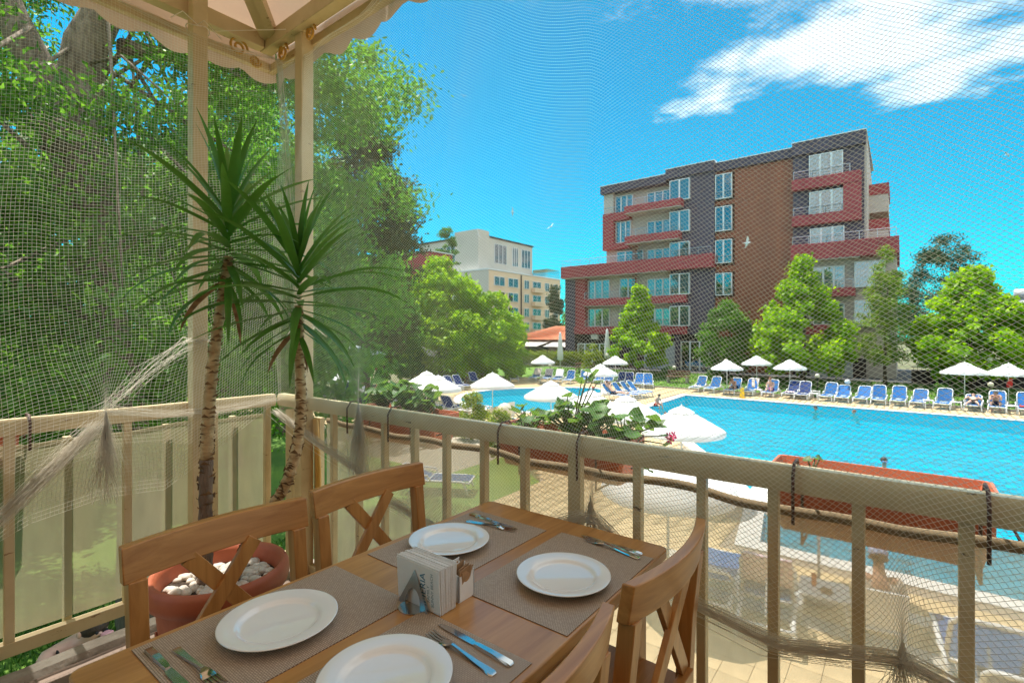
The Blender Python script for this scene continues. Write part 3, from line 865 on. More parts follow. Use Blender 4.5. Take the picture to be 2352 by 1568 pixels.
# ------------------------------------------------------------------ buildings further off
bld = thing('apartment_block', 'sand coloured apartment block with grey penthouse beyond the trees', 'building', (-62, 75, 0))
def pbox_(name, m, *a, parent=bld): return bx(*a).build(name, m, parent, world=True)
pbox_('wall', M['sand_render'], -80, -62, 73.2, 98.4, 0, 16.0)
pbox_('side_wall', M['grey_render'], -80, -62.02, 73.0, 73.19, 0, 16.05)
pbox_('parapet', M['pvc'], -80.1, -61.9, 72.9, 98.5, 16.05, 16.3)
pbox_('penthouse_wall', M['grey_render'], -84, -66, 75.5, 93.0, 16.3, 23.3)
pbox_('stair_tower', M['grey_render'], -72, -65.6, 74.2, 77.5, 16.3, 24.4)
pbox_('penthouse_roof', M['dark_wall'], -84.2, -65.8, 75.3, 93.2, 23.3, 23.6)
pbox_('glass_balustrade', M['glass'], -66, -62.1, 93.3, 98.3, 16.35, 18.2)
pbox_('penthouse_wall', M['grey_render'], -84, -66.5, 93.02, 98, 16.3, 17.6)
for i in range(3): pbox_('chimney', M['dark_wall'], -70, -69, 79 + i * 5, 80.2 + i * 5, 23.6, 24.5)
for r in range(5):
    z0 = 1.6 + r * 2.9
    for y0, y1 in ((74.6, 77.8), (79.0, 82.2), (84.4, 86.0), (87.4, 90.4), (92.0, 93.6), (95.6, 97.2)):
        window(bld, y0, y1, z0, z0 + 1.75, -61.86, 2, curtains=False, axis='x')
    for y0, y1 in ((87.0, 90.8),):
        pbox_('balcony', M['sand_render'], -61.9, -61.0, y0, y1, z0 - .6, z0 + .35)
for y0, y1 in ((79.5, 83.5), (85.5, 87.5), (88.8, 92.0)):
    window(bld, y0, y1, 18.3, 22.3, -65.86, 3, curtains=False, axis='x')
for x0 in (-79, -75.5):
    window(bld, x0, x0 + 2.6, 18, 22, 75.36, 2, curtains=False)
pbox_('drainpipe', M['dark_wall'], -61.98, -61.8, 83.2, 83.45, 0, 15.9)

annex = thing('hotel_wing', 'burgundy and cream hotel wing half hidden behind the trees', 'building', (-42, 36, 0))
def abox(name, m, *a): return bx(*a).build(name, m, annex, world=True)
abox('wall', M['stucco'], -58, -37.2, 35.0, 37.2, 0, 9.3)
abox('parapet', M['burgundy'], -58.3, -36.6, 34.2, 37.4, 9.3, 12.0)
abox('wall', M['burgundy'], -58, -39.5, 34.7, 34.98, 0, 9.29)
abox('coping_strip', M['pvc'], -58.4, -36.5, 34.1, 37.5, 12.0, 12.12)
for z0 in (1.0, 4.0, 7.0):
    window(annex, -40.9, -39.6 + .9, z0, z0 + 1.9, 34.6, 2)
    window(annex, -45.5, -43.0, z0, z0 + 1.9, 34.6, 3)
abox('wall', M['burgundy'], -70, -58.5, 20, 48, 0, 14.5)
for z0 in (1.5, 4.5, 7.5, 10.5):
    for y0 in (22, 27, 32):
        window(annex, y0, y0 + 2.4, z0, z0 + 1.9, -58.36, 3, axis='x')

hut = thing('tiled_roof_house', 'low house with red tiled hip roof behind the hedge', 'house', (-40, 62, 0))
bx(-46, -35, 60, 70, 0, 3.1).build('wall', mat('pink render', (0.50, 0.31, 0.25), 0.9), hut, world=True)
rf = MB(); zr0, zr1 = 3.1, 5.0
rf.add([(-47, 59, zr0), (-34, 59, zr0), (-34, 71, zr0), (-47, 71, zr0), (-41.5, 64.5, zr1), (-39.5, 65.5, zr1)],
       [(0, 1, 5, 4), (1, 2, 5), (2, 3, 4, 5), (3, 0, 4), (0, 3, 2, 1)])
rfo = rf.build('roof', M['roof_tile'], hut, world=True)
for k in range(1, 24):                                       # rows of tiles as ridged strips on the two slopes in view
    t = k / 24
    a = Vector((-47, 59, zr0)).lerp(Vector((-34, 59, zr0)), t); b = Vector((-41.5, 64.5, zr1)).lerp(Vector((-39.5, 65.5, zr1)), t)
    MB().tube([a + Vector((0, 0, .02)), b + Vector((0, 0, .02))], 0.07, 6).build('tile_row', M['roof_tile'], rfo, world=True)
for x0 in (-43.5, -38.5):
    aw = MB(); aw.add([(x0, 59.8, 2.9), (x0 + 4.4, 59.8, 2.9), (x0 + 4.0, 56.6, 2.2), (x0 + .1, 56.6, 2.2), (x0, 59.8, 2.84), (x0 + 4.4, 59.8, 2.84), (x0 + 4.0, 56.6, 2.14), (x0 + .1, 56.6, 2.14)],
           [(0, 3, 2, 1), (4, 5, 6, 7), (3, 7, 6, 2), (0, 4, 7, 3), (1, 2, 6, 5)])
    aw.build('awning', M['grey_render'], hut, world=True)
    bx(x0 + .2, x0 + 3.8, 59.9, 59.98, 0.2, 2.4).build('doorway', M['dark_wall'], hut, world=True)
kiosk = thing('street_kiosk', 'small kiosk with red sign and teal banner beside the tiled house', 'kiosk', (-44.6, 56.5, 0))
bx(-45.8, -43.4, 56, 58, 0, 2.5).build('cabin', M['teal'], kiosk, world=True)
bx(-46.2, -43.0, 55.4, 58.2, 2.5, 2.62).build('roof', M['white_plastic'], kiosk, world=True)
sg = bx(-45.75, -44.4, 55.86, 55.95, 1.7, 2.4).build('sign', M['sign_red'], kiosk, world=True)
def text(s, size, m, parent, loc, rot, name='lettering', extrude=0.0005):
    c = bpy.data.curves.new(name, 'FONT'); c.body = s; c.size = size; c.extrude = extrude
    tmp = bpy.data.objects.new(name, c); COL.objects.link(tmp)
    me = bpy.data.meshes.new_from_object(tmp.evaluated_get(bpy.context.evaluated_depsgraph_get()))
    bpy.data.objects.remove(tmp); bpy.data.curves.remove(c)
    me.materials.clear(); me.materials.append(m)
    return link(name, me, None, parent, Vector(loc) - WL.get(parent.name, Vector()), rot)
text('SEN', 0.55, M['pvc'], sg, (-45.68, 55.84, 1.85), (R(90), 0, 0))

# bar pavilion under the trees on the left
bar = thing('bar_pavilion', 'low open bar pavilion with pale tarpaulin roof under the trees', 'pavilion', (-27.5, 16.5, 0))
tp = MB(); tp.add([(-33, 12.5, 3.0), (-25.2, 13.2, 2.6), (-25.8, 20.5, 2.7), (-33.5, 20.5, 3.1), (-29.5, 16.5, 4.2)], [(0, 1, 4), (1, 2, 4), (2, 3, 4), (3, 0, 4)])
o = tp.build('roof', M['tarp'], bar, world=True); sm = o.modifiers.new('solid', 'SOLIDIFY'); sm.thickness = 0.03
for x, y in ((-32.8, 12.7), (-25.4, 13.4), (-26, 20.3), (-33.2, 20.3)):
    MB().tube([(x, y, 0), (x, y, 2.75)], 0.06, 8).build('post', M['dark_metal'], bar, world=True)
bx(-31.5, -26.6, 15.2, 15.8, 0, 1.1).build('counter', M['picnic'], bar, world=True)
bx(-32.9, -32.7, 13, 20, 0, 2.4).build('back_wall', M['dark_wall'], bar, world=True)

# ------------------------------------------------------------------ trees and other planting
def tree(name, label, base, h, trunk_r, clumps, radii, n, size, lm, bark='bark_thin', aspect=0.6, fill=0.45, up=0.35, group=None, trunk_pts=None, limbs=10, droop=0.0, seed=1, trunk_top=None, cat='tree'):
    rs = np.random.default_rng(seed); rr = random.Random(seed)
    t = thing(name, label, cat, base, 0, group)
    clumps = np.asarray(clumps, float); radii = np.asarray(radii, float)
    b = Vector(base)
    if trunk_pts is None:
        top = Vector((b.x + rr.uniform(-.3, .3), b.y + rr.uniform(-.3, .3), b.z + (trunk_top or h * 0.72)))
        trunk_pts = [b.lerp(top, k / 6) + Vector((rr.uniform(-.06, .06), rr.uniform(-.06, .06), 0)) * (h / 8) * (k > 0) for k in range(7)]
        trunk_pts[0] = b - Vector((0, 0, 0.1))
    m = len(trunk_pts)
    mb = MB(); mb.tube(trunk_pts, [trunk_r * (1.25 if k == 0 else 1 - 0.75 * k / (m - 1)) for k in range(m)], 9)
    for i in range(limbs):
        c = Vector(clumps[rr.randrange(len(clumps))])
        k = rr.uniform(0.3, 0.95) * (m - 1); j = int(k)
        s0 = Vector(trunk_pts[j]).lerp(Vector(trunk_pts[min(j + 1, m - 1)]), k - j)
        r0 = trunk_r * (1 - 0.75 * k / (m - 1)) * 0.55
        mid = s0.lerp(c, 0.5) + Vector((0, 0, (c - s0).length * 0.1))
        mb.tube([s0, s0.lerp(mid, .5) + Vector((rr.uniform(-.1, .1), rr.uniform(-.1, .1), 0)), mid, c], [r0, r0 * .75, r0 * .5, r0 * .15], 6)
    mb.build('trunk', M[bark], t, smooth='all', world=True)
    leaf_cloud('crown', M[lm], clumps, radii, n, size, aspect, fill, up, t, np.array(base), rs, droop)
    return t

def envelope(c, prof, k, rc, seed, inner=0.35, sq=1.0):
    """clump centres inside a crown of revolution: prof = [(z, radius)] above c"""
    rs = np.random.default_rng(seed)
    zs = np.array([p[0] for p in prof]); r_ = np.array([p[1] for p in prof])
    C = []; Rr = []
    k = int(k * 2.1)
    while len(C) < k:
        z = rs.uniform(zs[0], zs[-1]); rad = np.interp(z, zs, r_)
        if rs.random() > (rad / r_.max()) ** 1.1 + .08: continue
        a = rs.uniform(0, 2 * math.pi); q = math.sqrt(rs.uniform(inner, 1.0))
        rc_ = rc * rs.uniform(0.35, 1.05)
        q = max(0, rad * q - rc_ * 0.55)
        C.append((c[0] + math.cos(a) * q, c[1] + math.sin(a) * q * sq, c[2] + z))
        Rr.append((rc_, rc_, rc_ * 0.72))
    return C, Rr

GT = 'young plane trees in front of the hotel'
C, Q = envelope((-17.9, 41, .5), [(0.9, 1.9), (2.2, 2.9), (3.8, 2.0), (5.6, 1.0), (7.8, .25)], 46, .62, 21)
tree('plane_tree', 'narrow pointed yellow green plane tree before the hotel corner, beside the closed parasol', (-17.9, 41, .45), 8, .13, C, Q, 12000, .25, 'leaf_plane', group=GT, seed=21, aspect=.85)
C, Q = envelope((-10.8, 41.5, .5), [(0.7, 1.6), (1.8, 2.5), (3.6, 2.3), (5.0, 1.3), (5.9, .5)], 46, .7, 22)
tree('leafy_tree', 'round darker green tree before the brown boarded stair wall', (-10.8, 41.5, .5), 6.5, .13, C, Q, 14000, .2, 'leaf_mid', group=GT, seed=22)
C, Q = envelope((-5.6, 41, .5), [(0.8, 2.3), (2.4, 3.6), (4.4, 2.8), (6.4, 1.6), (8.7, .35)], 66, .78, 23)
tree('plane_tree', 'largest yellow green plane tree before the hotel tower', (-5.6, 41, .45), 9, .17, C, Q, 20000, .25, 'leaf_plane', group=GT, seed=23, aspect=.85)
C, Q = envelope((-0.9, 42, .5), [(1.5, 1.3), (3.5, 1.9), (6.0, 1.5), (8.0, .8), (9.7, .2)], 46, .6, 24)
tree('birch_tree', 'tall thin feathery birch at the right end of the hotel', (-0.9, 42, .5), 9.8, .11, C, Q, 13000, .15, 'leaf_birch', aspect=.45, fill=.15, droop=.9, group=GT, seed=24)
C, Q = envelope((3.4, 42, .5), [(0.9, 2.2), (2.4, 3.4), (4.4, 2.9), (6.0, 1.7), (7.4, .4)], 66, .75, 25)
tree('plane_tree', 'broad yellow green plane tree right of the hotel, before the dark pine', (3.4, 42, .5), 7.5, .16, C, Q, 21000, .25, 'leaf_plane', group=GT, seed=25, aspect=.85)
C, Q = envelope((9.2, 45, .6), [(0.9, 2.2), (2.4, 3.4), (4.4, 2.9), (6.2, 1.2)], 44, .8, 26)
tree('plane_tree', 'yellow green plane tree at the right edge behind the inflatable slide', (9.2, 45, .6), 7.2, .16, C, Q, 8000, .26, 'leaf_plane', group=GT, seed=26, aspect=.85)
C, Q = envelope((4.2, 79, 0), [(4, 5.2), (7.5, 5.4), (11, 3.8), (13, 3.2), (15.2, 1.2)], 54, 1.3, 27, .5)
tree('pine_tree', 'dark spreading pine behind the right end of the hotel', (4.2, 79, 0), 15, .35, C, Q, 15000, .42, 'leaf_pine', aspect=.22, fill=.2, seed=27)
C, Q = envelope((19, 84, 0), [(2, 5), (6, 6), (10, 4), (11.5, 2)], 36, 1.6, 28)
tree('leafy_tree', 'grey green far tree at the right edge beyond the pine', (19, 84, 0), 11, .3, C, Q, 7000, .45, 'leaf_birch', aspect=.4, seed=28)
# trees on the far left of the pool
TL = 'trees left of the small pool'
C, Q = envelope((-30.2, 29.6, 0), [(0.5, 4.4), (3.2, 5.2), (6.0, 4.2), (8.0, 2.8), (10.0, .8)], 110, .95, 31)
tree('maple_tree', 'big bright green maple with rounded top left of the sand apartment block', (-30.2, 29.6, 0), 10, .2, C, Q, 30000, .26, 'leaf_plane', group=TL, seed=31, aspect=.8)
C, Q = envelope((-27.8, 33.0, 0), [(0.5, 3.2), (3.2, 3.8), (5.4, 2.8), (7.4, .7)], 64, .85, 32)
tree('maple_tree', 'lower right hand maple beside the sand apartment block', (-27.8, 33.0, 0), 7, .16, C, Q, 16000, .25, 'leaf_plane', group=TL, seed=32, aspect=.8)
C, Q = envelope((-30.5, 24.0, 0), [(0.8, 2.6), (3.5, 3.7), (6.5, 2.6), (8.3, .7)], 60, .9, 33)
tree('maple_tree', 'green maple left of the rounded one, before the burgundy wing', (-30.5, 24.0, 0), 8.4, .18, C, Q, 13000, .24, 'leaf_mid', group=TL, seed=33, aspect=.8)
C, Q = envelope((-24.6, 17.9, 0), [(3.2, 3.0), (6.5, 3.6), (10.5, 3.4), (14.0, 2.4), (17.2, .8)], 110, 1.0, 34)
tree('dark_tree', 'tall dark olive tree rising against the sky right of the awning post', (-24.6, 17.9, 0), 15, .32, C, Q, 36000, .22, 'leaf_dark', group=TL, seed=34)
C, Q = envelope((-42, 41, 0), [(5, 2.0), (9, 2.5), (13, 2.1), (16.5, .8)], 26, .9, 35)
tree('sparse_tree', 'sparse far tree above the burgundy parapet', (-52, 52, 0), 17, .25, np.array(C) + np.array([-10, 11, 2.5]), Q, 5200, .3, 'leaf_mid', fill=.2, seed=35, limbs=22)
C, Q = envelope((-48, 71, 0), [(1, 4), (5, 5), (9, 4), (12.0, 1.5)], 40, 1.5, 36)
tree('leafy_tree', 'round green tree between the sand block and the hotel', (-46, 76, 0), 12, .3, np.array(C) + np.array([4.5, 5, 0]), Q, 9000, .42, 'leaf_mid', seed=36)
C, Q = envelope((-55.5, 86, 0), [(1, 2.6), (6, 2.4), (11, 1.6), (13, .6)], 24, 1.3, 37)
tree('cypress_tree', 'dark narrow tree beside the sand block', (-55.5, 86, 0), 12, .25, C, Q, 5000, .45, 'leaf_pine', seed=37)

# the big old ash close by on the left, its forked trunk beyond the railing
ashb = (-8.35, 2.45, 0)
C, Q = [], []
rs = np.random.default_rng(41)
while len(C) < 230:
    p = rs.uniform((-13.5, -3.5, 1.8), (-6.6, 8.6, 12.5))
    e = ((p[0] + 10.2) / 3.6) ** 2 + ((p[1] - 2.4) / 6.2) ** 2 + ((p[2] - 7.2) / 5.6) ** 2
    if not 0.28 < e < 1.0: continue
    C.append(p); r_ = rs.uniform(.45, .85); Q.append((r_, r_, r_ * .75))
for i in range(95):                                  # drooping sprays on the terrace side of the trunk
    p = rs.uniform((-8.6, -1.6, 2.4), (-6.3, 5.8, 6.9))
    C.append(p); r_ = rs.uniform(.35, .7); Q.append((r_, r_, r_ * .8))
ash = tree('ash_tree', 'old ash with thick forked trunk close beyond the railing on the left', ashb, 12, .33, C, Q, 125000, .12, 'leaf_ash', 'bark', .40, .1, .25, seed=41, limbs=0, droop=.4,
           trunk_pts=[(-8.3, 2.5, -.1), (-8.35, 2.4, 1.5), (-8.5, 2.2, 3.6), (-8.85, 1.95, 5.6), (-9.15, 1.75, 7.2)])
mb = MB()
for pts, r0, r1 in (([(-9.0, 1.85, 6.4), (-9.35, 1.62, 7.3), (-9.75, 1.3, 8.4), (-10.3, .7, 10.6)], .30, .13), ([(-8.85, 1.95, 5.6), (-9.05, 1.85, 6.9), (-9.0, 1.95, 8.0), (-8.95, 2.3, 9.0), (-9.2, 2.9, 10.8)], .36, .14),
                    ([(-9.0, 1.85, 4.9), (-9.6, 2.8, 5.6), (-10.4, 4.2, 6.6)], .14, .05), ([(-9.1, 2.4, 8.2), (-9.9, 4.0, 8.9), (-11, 6.0, 9.4)], .13, .04), ([(-8.9, 2.0, 4.2), (-9.4, .9, 4.9), (-10.4, -.6, 5.8)], .10, .03)):
    n = len(pts); mb.tube(pts, [r0 + (r1 - r0) * i / (n - 1) for i in range(n)], 12)
for i in range(22):
    c = Vector(C[rnd.randrange(len(C))]); s0 = Vector((-9.3, 1.9 + rnd.uniform(-.5, .9), rnd.uniform(5.4, 9.8)))
    mb.tube([s0, s0.lerp(c, .5) + Vector((0, 0, .4)), c], [.035, .02, .006], 5)
mb.build('limbs', M['bark'], ash, smooth='all', world=True)
TB = 'trees behind the ash'
C, Q = envelope((-16.0, 6.9, 0), [(2.0, 2.6), (4.5, 3.3), (7.5, 3.2), (10.0, 2.0), (11.6, .7)], 110, .8, 42)
tree('locust_tree', 'feathery light green tree seen between the two awning posts', (-16.0, 6.9, 0), 12.5, .26, C, Q, 56000, .16, 'leaf_ash', 'bark', .4, .15, seed=42, group=TB, droop=.5)
C, Q = envelope((-19.5, 10.2, 0), [(2.5, 2.4), (5.0, 3.0), (8.6, 3.1), (11.5, 2.0), (13.0, .7)], 90, .8, 43)
tree('locust_tree', 'bright green feathery tree right of the second awning post', (-19.5, 10.2, 0), 13, .24, C, Q, 34000, .15, 'leaf_ash', 'bark', .4, .15, seed=43, group=TB, droop=.5)
for i, (x, y, h, s, lab) in enumerate(((-17.5, 1.0, 11, 44, 'deep green tree behind the ash trunk at the left edge'), (-21, 5.0, 10.5, 45, 'deep green tree behind the ash, left of the first awning post'), (-14.8, -5.5, 12, 46, 'deep green tree left of the ash, at the picture edge'), (-26, 0.5, 13, 47, 'far tree behind the ash trunk'), (-25, 9.0, 12, 48, 'far tree behind the feathery tree'))):
    C, Q = envelope((x, y, 0), [(1.2, 2.8), (4, 3.8), (8, 3.5), (h, 1.0)], 70, 1.0, s)
    tree('background_tree', lab, (x, y, 0), h, .3, C, Q, 19000, .24, 'leaf_mid', 'bark', .5, .2, seed=s, group=TB)

# hedge, bushes
hp = [(-33.5, 41.2, 0), (-31, 42.2, 0), (-28.3, 44.2, 0), (-26.6, 45.6, 0)]
C = []; Q = []
for i in range(34):
    t = i / 33 * 3; j = min(int(t), 2); p = Vector(hp[j]).lerp(Vector(hp[j + 1]), t - j)
    for z in (.5, 1.2, 1.75): C.append((p.x, p.y, z)); Q.append((.55, .55, .45))
tree('hedge', 'clipped green hedge with sunlit top left of the hotel', hp[1], 2, .05, C, Q, 9000, .16, 'leaf_gold', seed=51, limbs=14, fill=.3, trunk_top=1.2, cat='hedge')
C, Q = envelope((-21.4, 39.4, .3), [(.1, 1.0), (1.0, 1.2), (2.2, .7), (2.7, .2)], 24, .4, 52)
tree('shrub', 'round golden green shrub below the left corner of the hotel', (-21.4, 39.4, .25), 2.6, .05, C, Q, 3600, .13, 'leaf_gold', seed=52, trunk_top=1.4, cat='shrub')
C, Q = envelope((-29.0, 37.8, .2), [(.1, .9), (.8, 1.1), (1.5, .6)], 18, .35, 53)
tree('shrub', 'pale loose shrub before the hedge', (-29.0, 37.8, .1), 1.5, .04, C, Q, 2200, .15, 'leaf_birch', seed=53, trunk_top=.9, cat='shrub')
for i, (x, y, r_, h, lab) in enumerate(((-12.9, 14.2, .75, 1.75, 'golden conifer bush by the gravel, left of the cream globe'), (-11.0, 13.55, .5, 1.35, 'smaller golden bush right of the first conifer bush'))):
    C, Q = envelope((x, y, 0), [(.1, r_), (h * .5, r_), (h, r_ * .4)], 30, .26, 54 + i)
    tree('conifer_bush', lab, (x, y, 0), h, .04, C, Q, 4200, .08, 'leaf_gold', seed=54 + i, trunk_top=h * .5, cat='shrub', group='golden bushes behind the railing')
for i, (x, y, lab) in enumerate(((-11.5, 40.6, 'small dark bush at the foot of the stair wall tree'), (-14.9, 40.2, 'dark bush beside the stone bench before the pale panel'), (2.2, 39.8, 'low bush behind the right hand loungers'))):
    C, Q = envelope((x, y, .3), [(.05, .7), (.6, .8), (1.1, .3)], 14, .3, 57 + i)
    tree('shrub', lab, (x, y, .35), 1.0, .03, C, Q, 1500, .12, 'leaf_mid', seed=57 + i, trunk_top=.7, cat='shrub')

# short grass close to the terrace and along the bank
def grass(name, n, box, zf, s, seed, label):
    rs = np.random.default_rng(seed)
    x = rs.uniform(box[0], box[1], n); y = rs.uniform(box[2], box[3], n)
    z = np.array([zf(a, b) for a, b in zip(x, y)])
    a = rs.uniform(0, 2 * math.pi, n); h = s * rs.uniform(.5, 1.2, n); w = h * .16
    v = np.empty((n, 4, 3)); lean = rs.normal(size=(n, 2)) * h[:, None] * .4
    for k, (sx, hz) in enumerate(((-1, 0), (1, 0), (.35, 1), (-.35, 1))):
        v[:, k, 0] = x + np.cos(a) * w * sx + lean[:, 0] * hz; v[:, k, 1] = y + np.sin(a) * w * sx + lean[:, 1] * hz; v[:, k, 2] = z + h * hz
    me = quad_mesh(name, v.reshape(-1, 3), np.arange(4 * n).reshape(n, 4), M['blade'])
    at = me.attributes.new('tint', 'FLOAT', 'FACE'); at.data.foreach_set('value', rs.random(n).astype(np.float32))
    tag(link(name, me), label, 'grass', kind='stuff')
grass('grass', 42000, (-9.5, -3.3, -1.5, 8.5), lambda x, y: 0.0, .07, 61, 'short lawn grass below the terrace')
grass('grass', 26000, (-27, 8, 36.1, 42.9), bank_z, .10, 62, 'sunlit grass on the bank behind the loungers')

# ------------------------------------------------------------------ the terrace: floor, awning, railings, cloth, net, planters
FZ = 2.6
slab = bx(-2.76, 9, -7, 1.72, 2.25, FZ).build('terrace_floor', M['floor']); tag(slab, kind='structure')
kb = MB(); n = 36
ring = lambda y, dz: [(-2.885 + dz * .3, y, 2.30), (-2.89 + dz, y, 2.585 + dz), (-2.875, y, 2.612 + dz), (-2.79 + dz, y, 2.618 + dz), (-2.762, y, 2.59), (-2.762, y, 2.30)]
kb.loft([ring(-6 + 7.7 * i / n, rnd.uniform(-.006, .006)) for i in range(n + 1)])
tag(kb.build('kerb', M['concrete'], smooth=True), kind='structure')
tag(bx(-3, 9, -7.2, -7, 0, 7.5).build('unseen_restaurant_wall', M['stucco']), kind='structure')  # unseen wall behind the camera, added to block sky light from the back
tag(bx(9, 9.2, -7.2, 1.7, 0, 7.5).build('unseen_restaurant_wall', M['stucco']), kind='structure')
tag(bx(-2.7, 9, 0.9, 1.1, 0, 2.25).build('supporting_wall', M['stucco']), kind='structure')

aw = thing('awning', 'beige canvas awning with scalloped valance on cream metal posts', 'awning', (-3.05, 1.54, FZ))
EX, EY, EZ = -3.22, 1.66, 5.80
def roof_z(x, y): return EZ + 0.40 * min(x - EX, EY - y, 3.2)
P = [[(x, y, roof_z(x, y) + 0.006 * math.sin(x * 9 + y * 7)) for y in np.linspace(EY, -7, 45)] for x in np.linspace(EX, 9, 60)]
MB().grid(P).build('canopy', M['canvas'], aw, smooth='all', world=True)
# scalloped valance with soft folds along the front and the left side
def valance(fn, L0, L1, n):
    rows = []
    for i in range(n + 1):
        s = L0 + (L1 - L0) * i / n
        sc_ = abs(math.sin(s * math.pi / 0.24))
        fold = 0.018 * math.sin(s * 7.3) + 0.012 * math.sin(s * 17 + 1)
        zb = EZ - 0.19 - 0.045 * sc_
        rows.append([fn(s, fold * k, EZ + 0.01 + (zb - EZ) * k) for k in (0, .25, .5, .75, 1)])
    return MB().grid(rows)
valance(lambda s, f, z: (s, EY + .005 + f, z), EX, 6, 260).build('valance', M['canvas'], aw, smooth='all', world=True)
valance(lambda s, f, z: (EX - .005 - f, s, z), -5, EY, 200).build('valance', M['canvas'], aw, smooth='all', world=True)
for x, y in ((-3.0, 1.12), (-2.73, 1.575)):
    bx(x - .037, x + .037, y - .037, y + .037, FZ - .2, 5.80).build('post', M['cream'], aw, world=True, bevel=.004)
    bx(x - .039, x + .039, y - .039, y + .039, 5.80, 5.807).build('post_cap', M['iron'], aw, world=True)
bx(-3.10, 9, 1.50, 1.57, 5.70, 5.79).build('beam', M['cream'], aw, world=True, bevel=.004)
bx(-3.10, -3.03, -7, 1.495, 5.70, 5.79).build('beam', M['cream'], aw, world=True, bevel=.004)
bx(-3.21, 9, 1.60, 1.64, 5.645, 5.695).build('eave_bar', M['cream'], aw, world=True, bevel=.003)
bx(-3.21, -3.17, -7, 1.598, 5.645, 5.695).build('eave_bar', M['cream'], aw, world=True, bevel=.003)
for o_ in (0, .075):
    MB().bar((-3.05 + o_, 1.52, 5.77), (0 + o_, -1.53, 5.77 + 1.22), .05, .06).build('rafter', M['cream'], aw, world=True)
for x in (-1.2, .6, 2.4):
    MB().bar((x, 1.52, 5.78), (x, -1.6, 5.78 + 1.25), .05, .05).build('rafter', M['cream'], aw, world=True)
for y in (-.4, -2.2):
    MB().bar((-3.04, y, 5.78), (.1, y, 5.78 + 1.25), .05, .05).build('rafter', M['cream'], aw, world=True)
def scroll(c, ux, r0, turns=1.6, flip=1):
    pts = []
    for i in range(28):
        a = i / 27 * turns * 2 * math.pi; r_ = r0 * (1 - .75 * i / 27)
        pts.append((c[0] + ux[0] * math.cos(a) * r_, c[1] + ux[1] * math.cos(a) * r_, c[2] + flip * math.sin(a) * r_))
    MB().tube(pts, .007, 6).build('scroll_bracket', M['conduit'], aw, world=True)
scroll((-3.07, 1.36, 5.66), (0, 1), .055); scroll((-2.92, 1.55, 5.66), (1, 0), .055); scroll((-3.07, 1.46, 5.62), (0, 1), .035, flip=-1); scroll((-2.62, 1.55, 5.67), (1, 0), .05)
for x, y in ((-3.08, 1.27), (-2.62, 1.3)):
    z = roof_z(x, y) - .012
    sp = MB(); sp.lathe([(.001, -.03), (.016, -.028), (.024, -.012), (.026, 0)], 14, (x + .25, y - .1, roof_z(x + .25, y - .1) - .012)); sp.build('ceiling_lamp', M['dark_metal'], aw, smooth=True, world=True)
    q0 = Vector((x + .25, y - .1, roof_z(x + .25, y - .1) - .03))
    MB().tube([q0, q0 + Vector((-.08, .05, -.035)), q0 + Vector((-.17, .1, -.05))], .002, 5).build('wire', M['dark_metal'], aw, world=True)
MB().tube([(-3.04, 1.2, 5.665), (-2.7, 1.45, 5.67)], .0022, 5).build('wire', M['net'], aw, world=True)
MB().tube([(-2.66, 1.615, 2.4), (-2.655, 1.62, 3.2), (-2.67, 1.61, 3.5)], .016, 8).build('conduit', M['conduit'], aw, smooth='all', world=True)

# railings
rail_prof = lambda: [(-.026, -.030), (.026, -.030), (.029, -.005), (.028, .024), (.018, .04), (-.018, .04), (-.028, .024), (-.029, -.005)]
fr = thing('front_railing', 'weathered cream painted railing facing the pool', 'railing', (-.5, 1.6, FZ))
rings = []
for i in range(61):
    x = -3.03 + 6.5 * i / 60; w = rnd.uniform(-.0015, .0015)
    rings.append([(x, 1.60 - u + w, 3.58 + z) for u, z in rail_prof()])
MB().loft(rings).build('top_rail', M['rail'], fr, smooth=True, world=True)
for x in (-2.47, -2.24, -2.03, -1.81, -1.6, -1.38, -1.17, -0.94, -0.7, -0.49, -0.29, -0.09, 0.12, .34, .56, .78, 1.0, 1.22, 1.44, 1.66, 1.9):
    w = .026 if x == -0.94 else .0142
    bx(x - w, x + w, 1.584, 1.616, 2.66, 3.55).build('baluster', M['rail'], fr, world=True, bevel=.003)
bx(-3.0, 3.4, 1.582, 1.618, 2.62, 2.66).build('bottom_rail', M['rail'], fr, world=True, bevel=.003)
lr = thing('side_railing', 'cream painted railing along the left side of the terrace', 'railing', (-3.05, .2, FZ))
rings = []
for i in range(41):
    y = -3.5 + 5.06 * i / 40; w = rnd.uniform(-.0015, .0015)
    rings.append([(-3.05 + u + w, y, 3.58 + z) for u, z in rail_prof()])
MB().loft(rings).build('top_rail', M['cream'], lr, smooth=True, world=True)
for y in (-.86, -.44, -.02, .40, .82, 1.22, 1.52):
    bx(-3.067, -3.033, y - .017, y + .017, 2.66, 3.55).build('baluster', M['cream'], lr, world=True, bevel=.003)
for y in (-.65, -.23, .19, .61, 1.02, 1.36):
    bx(-3.165, -3.125, y - .015, y + .015, 2.62, 3.50).build('outer_baluster', M['cream'], lr, world=True, bevel=.003)
bx(-3.07, -3.03, -3.5, 1.5, 2.60, 2.66).build('bottom_rail', M['cream'], lr, world=True, bevel=.003)
bx(-3.165, -3.125, -3.5, 1.5, 2.59, 2.62).build('bottom_rail', M['cream'], lr, world=True, bevel=.003)
bx(-2.93, -2.85, 1.57, 1.64, 2.62, 3.535).build('corner_post', M['cream'], fr, world=True, bevel=.004)
bx(-2.72, -2.66, 1.632, 1.66, 2.62, 3.50).build('outer_baluster', M['cream'], fr, world=True)

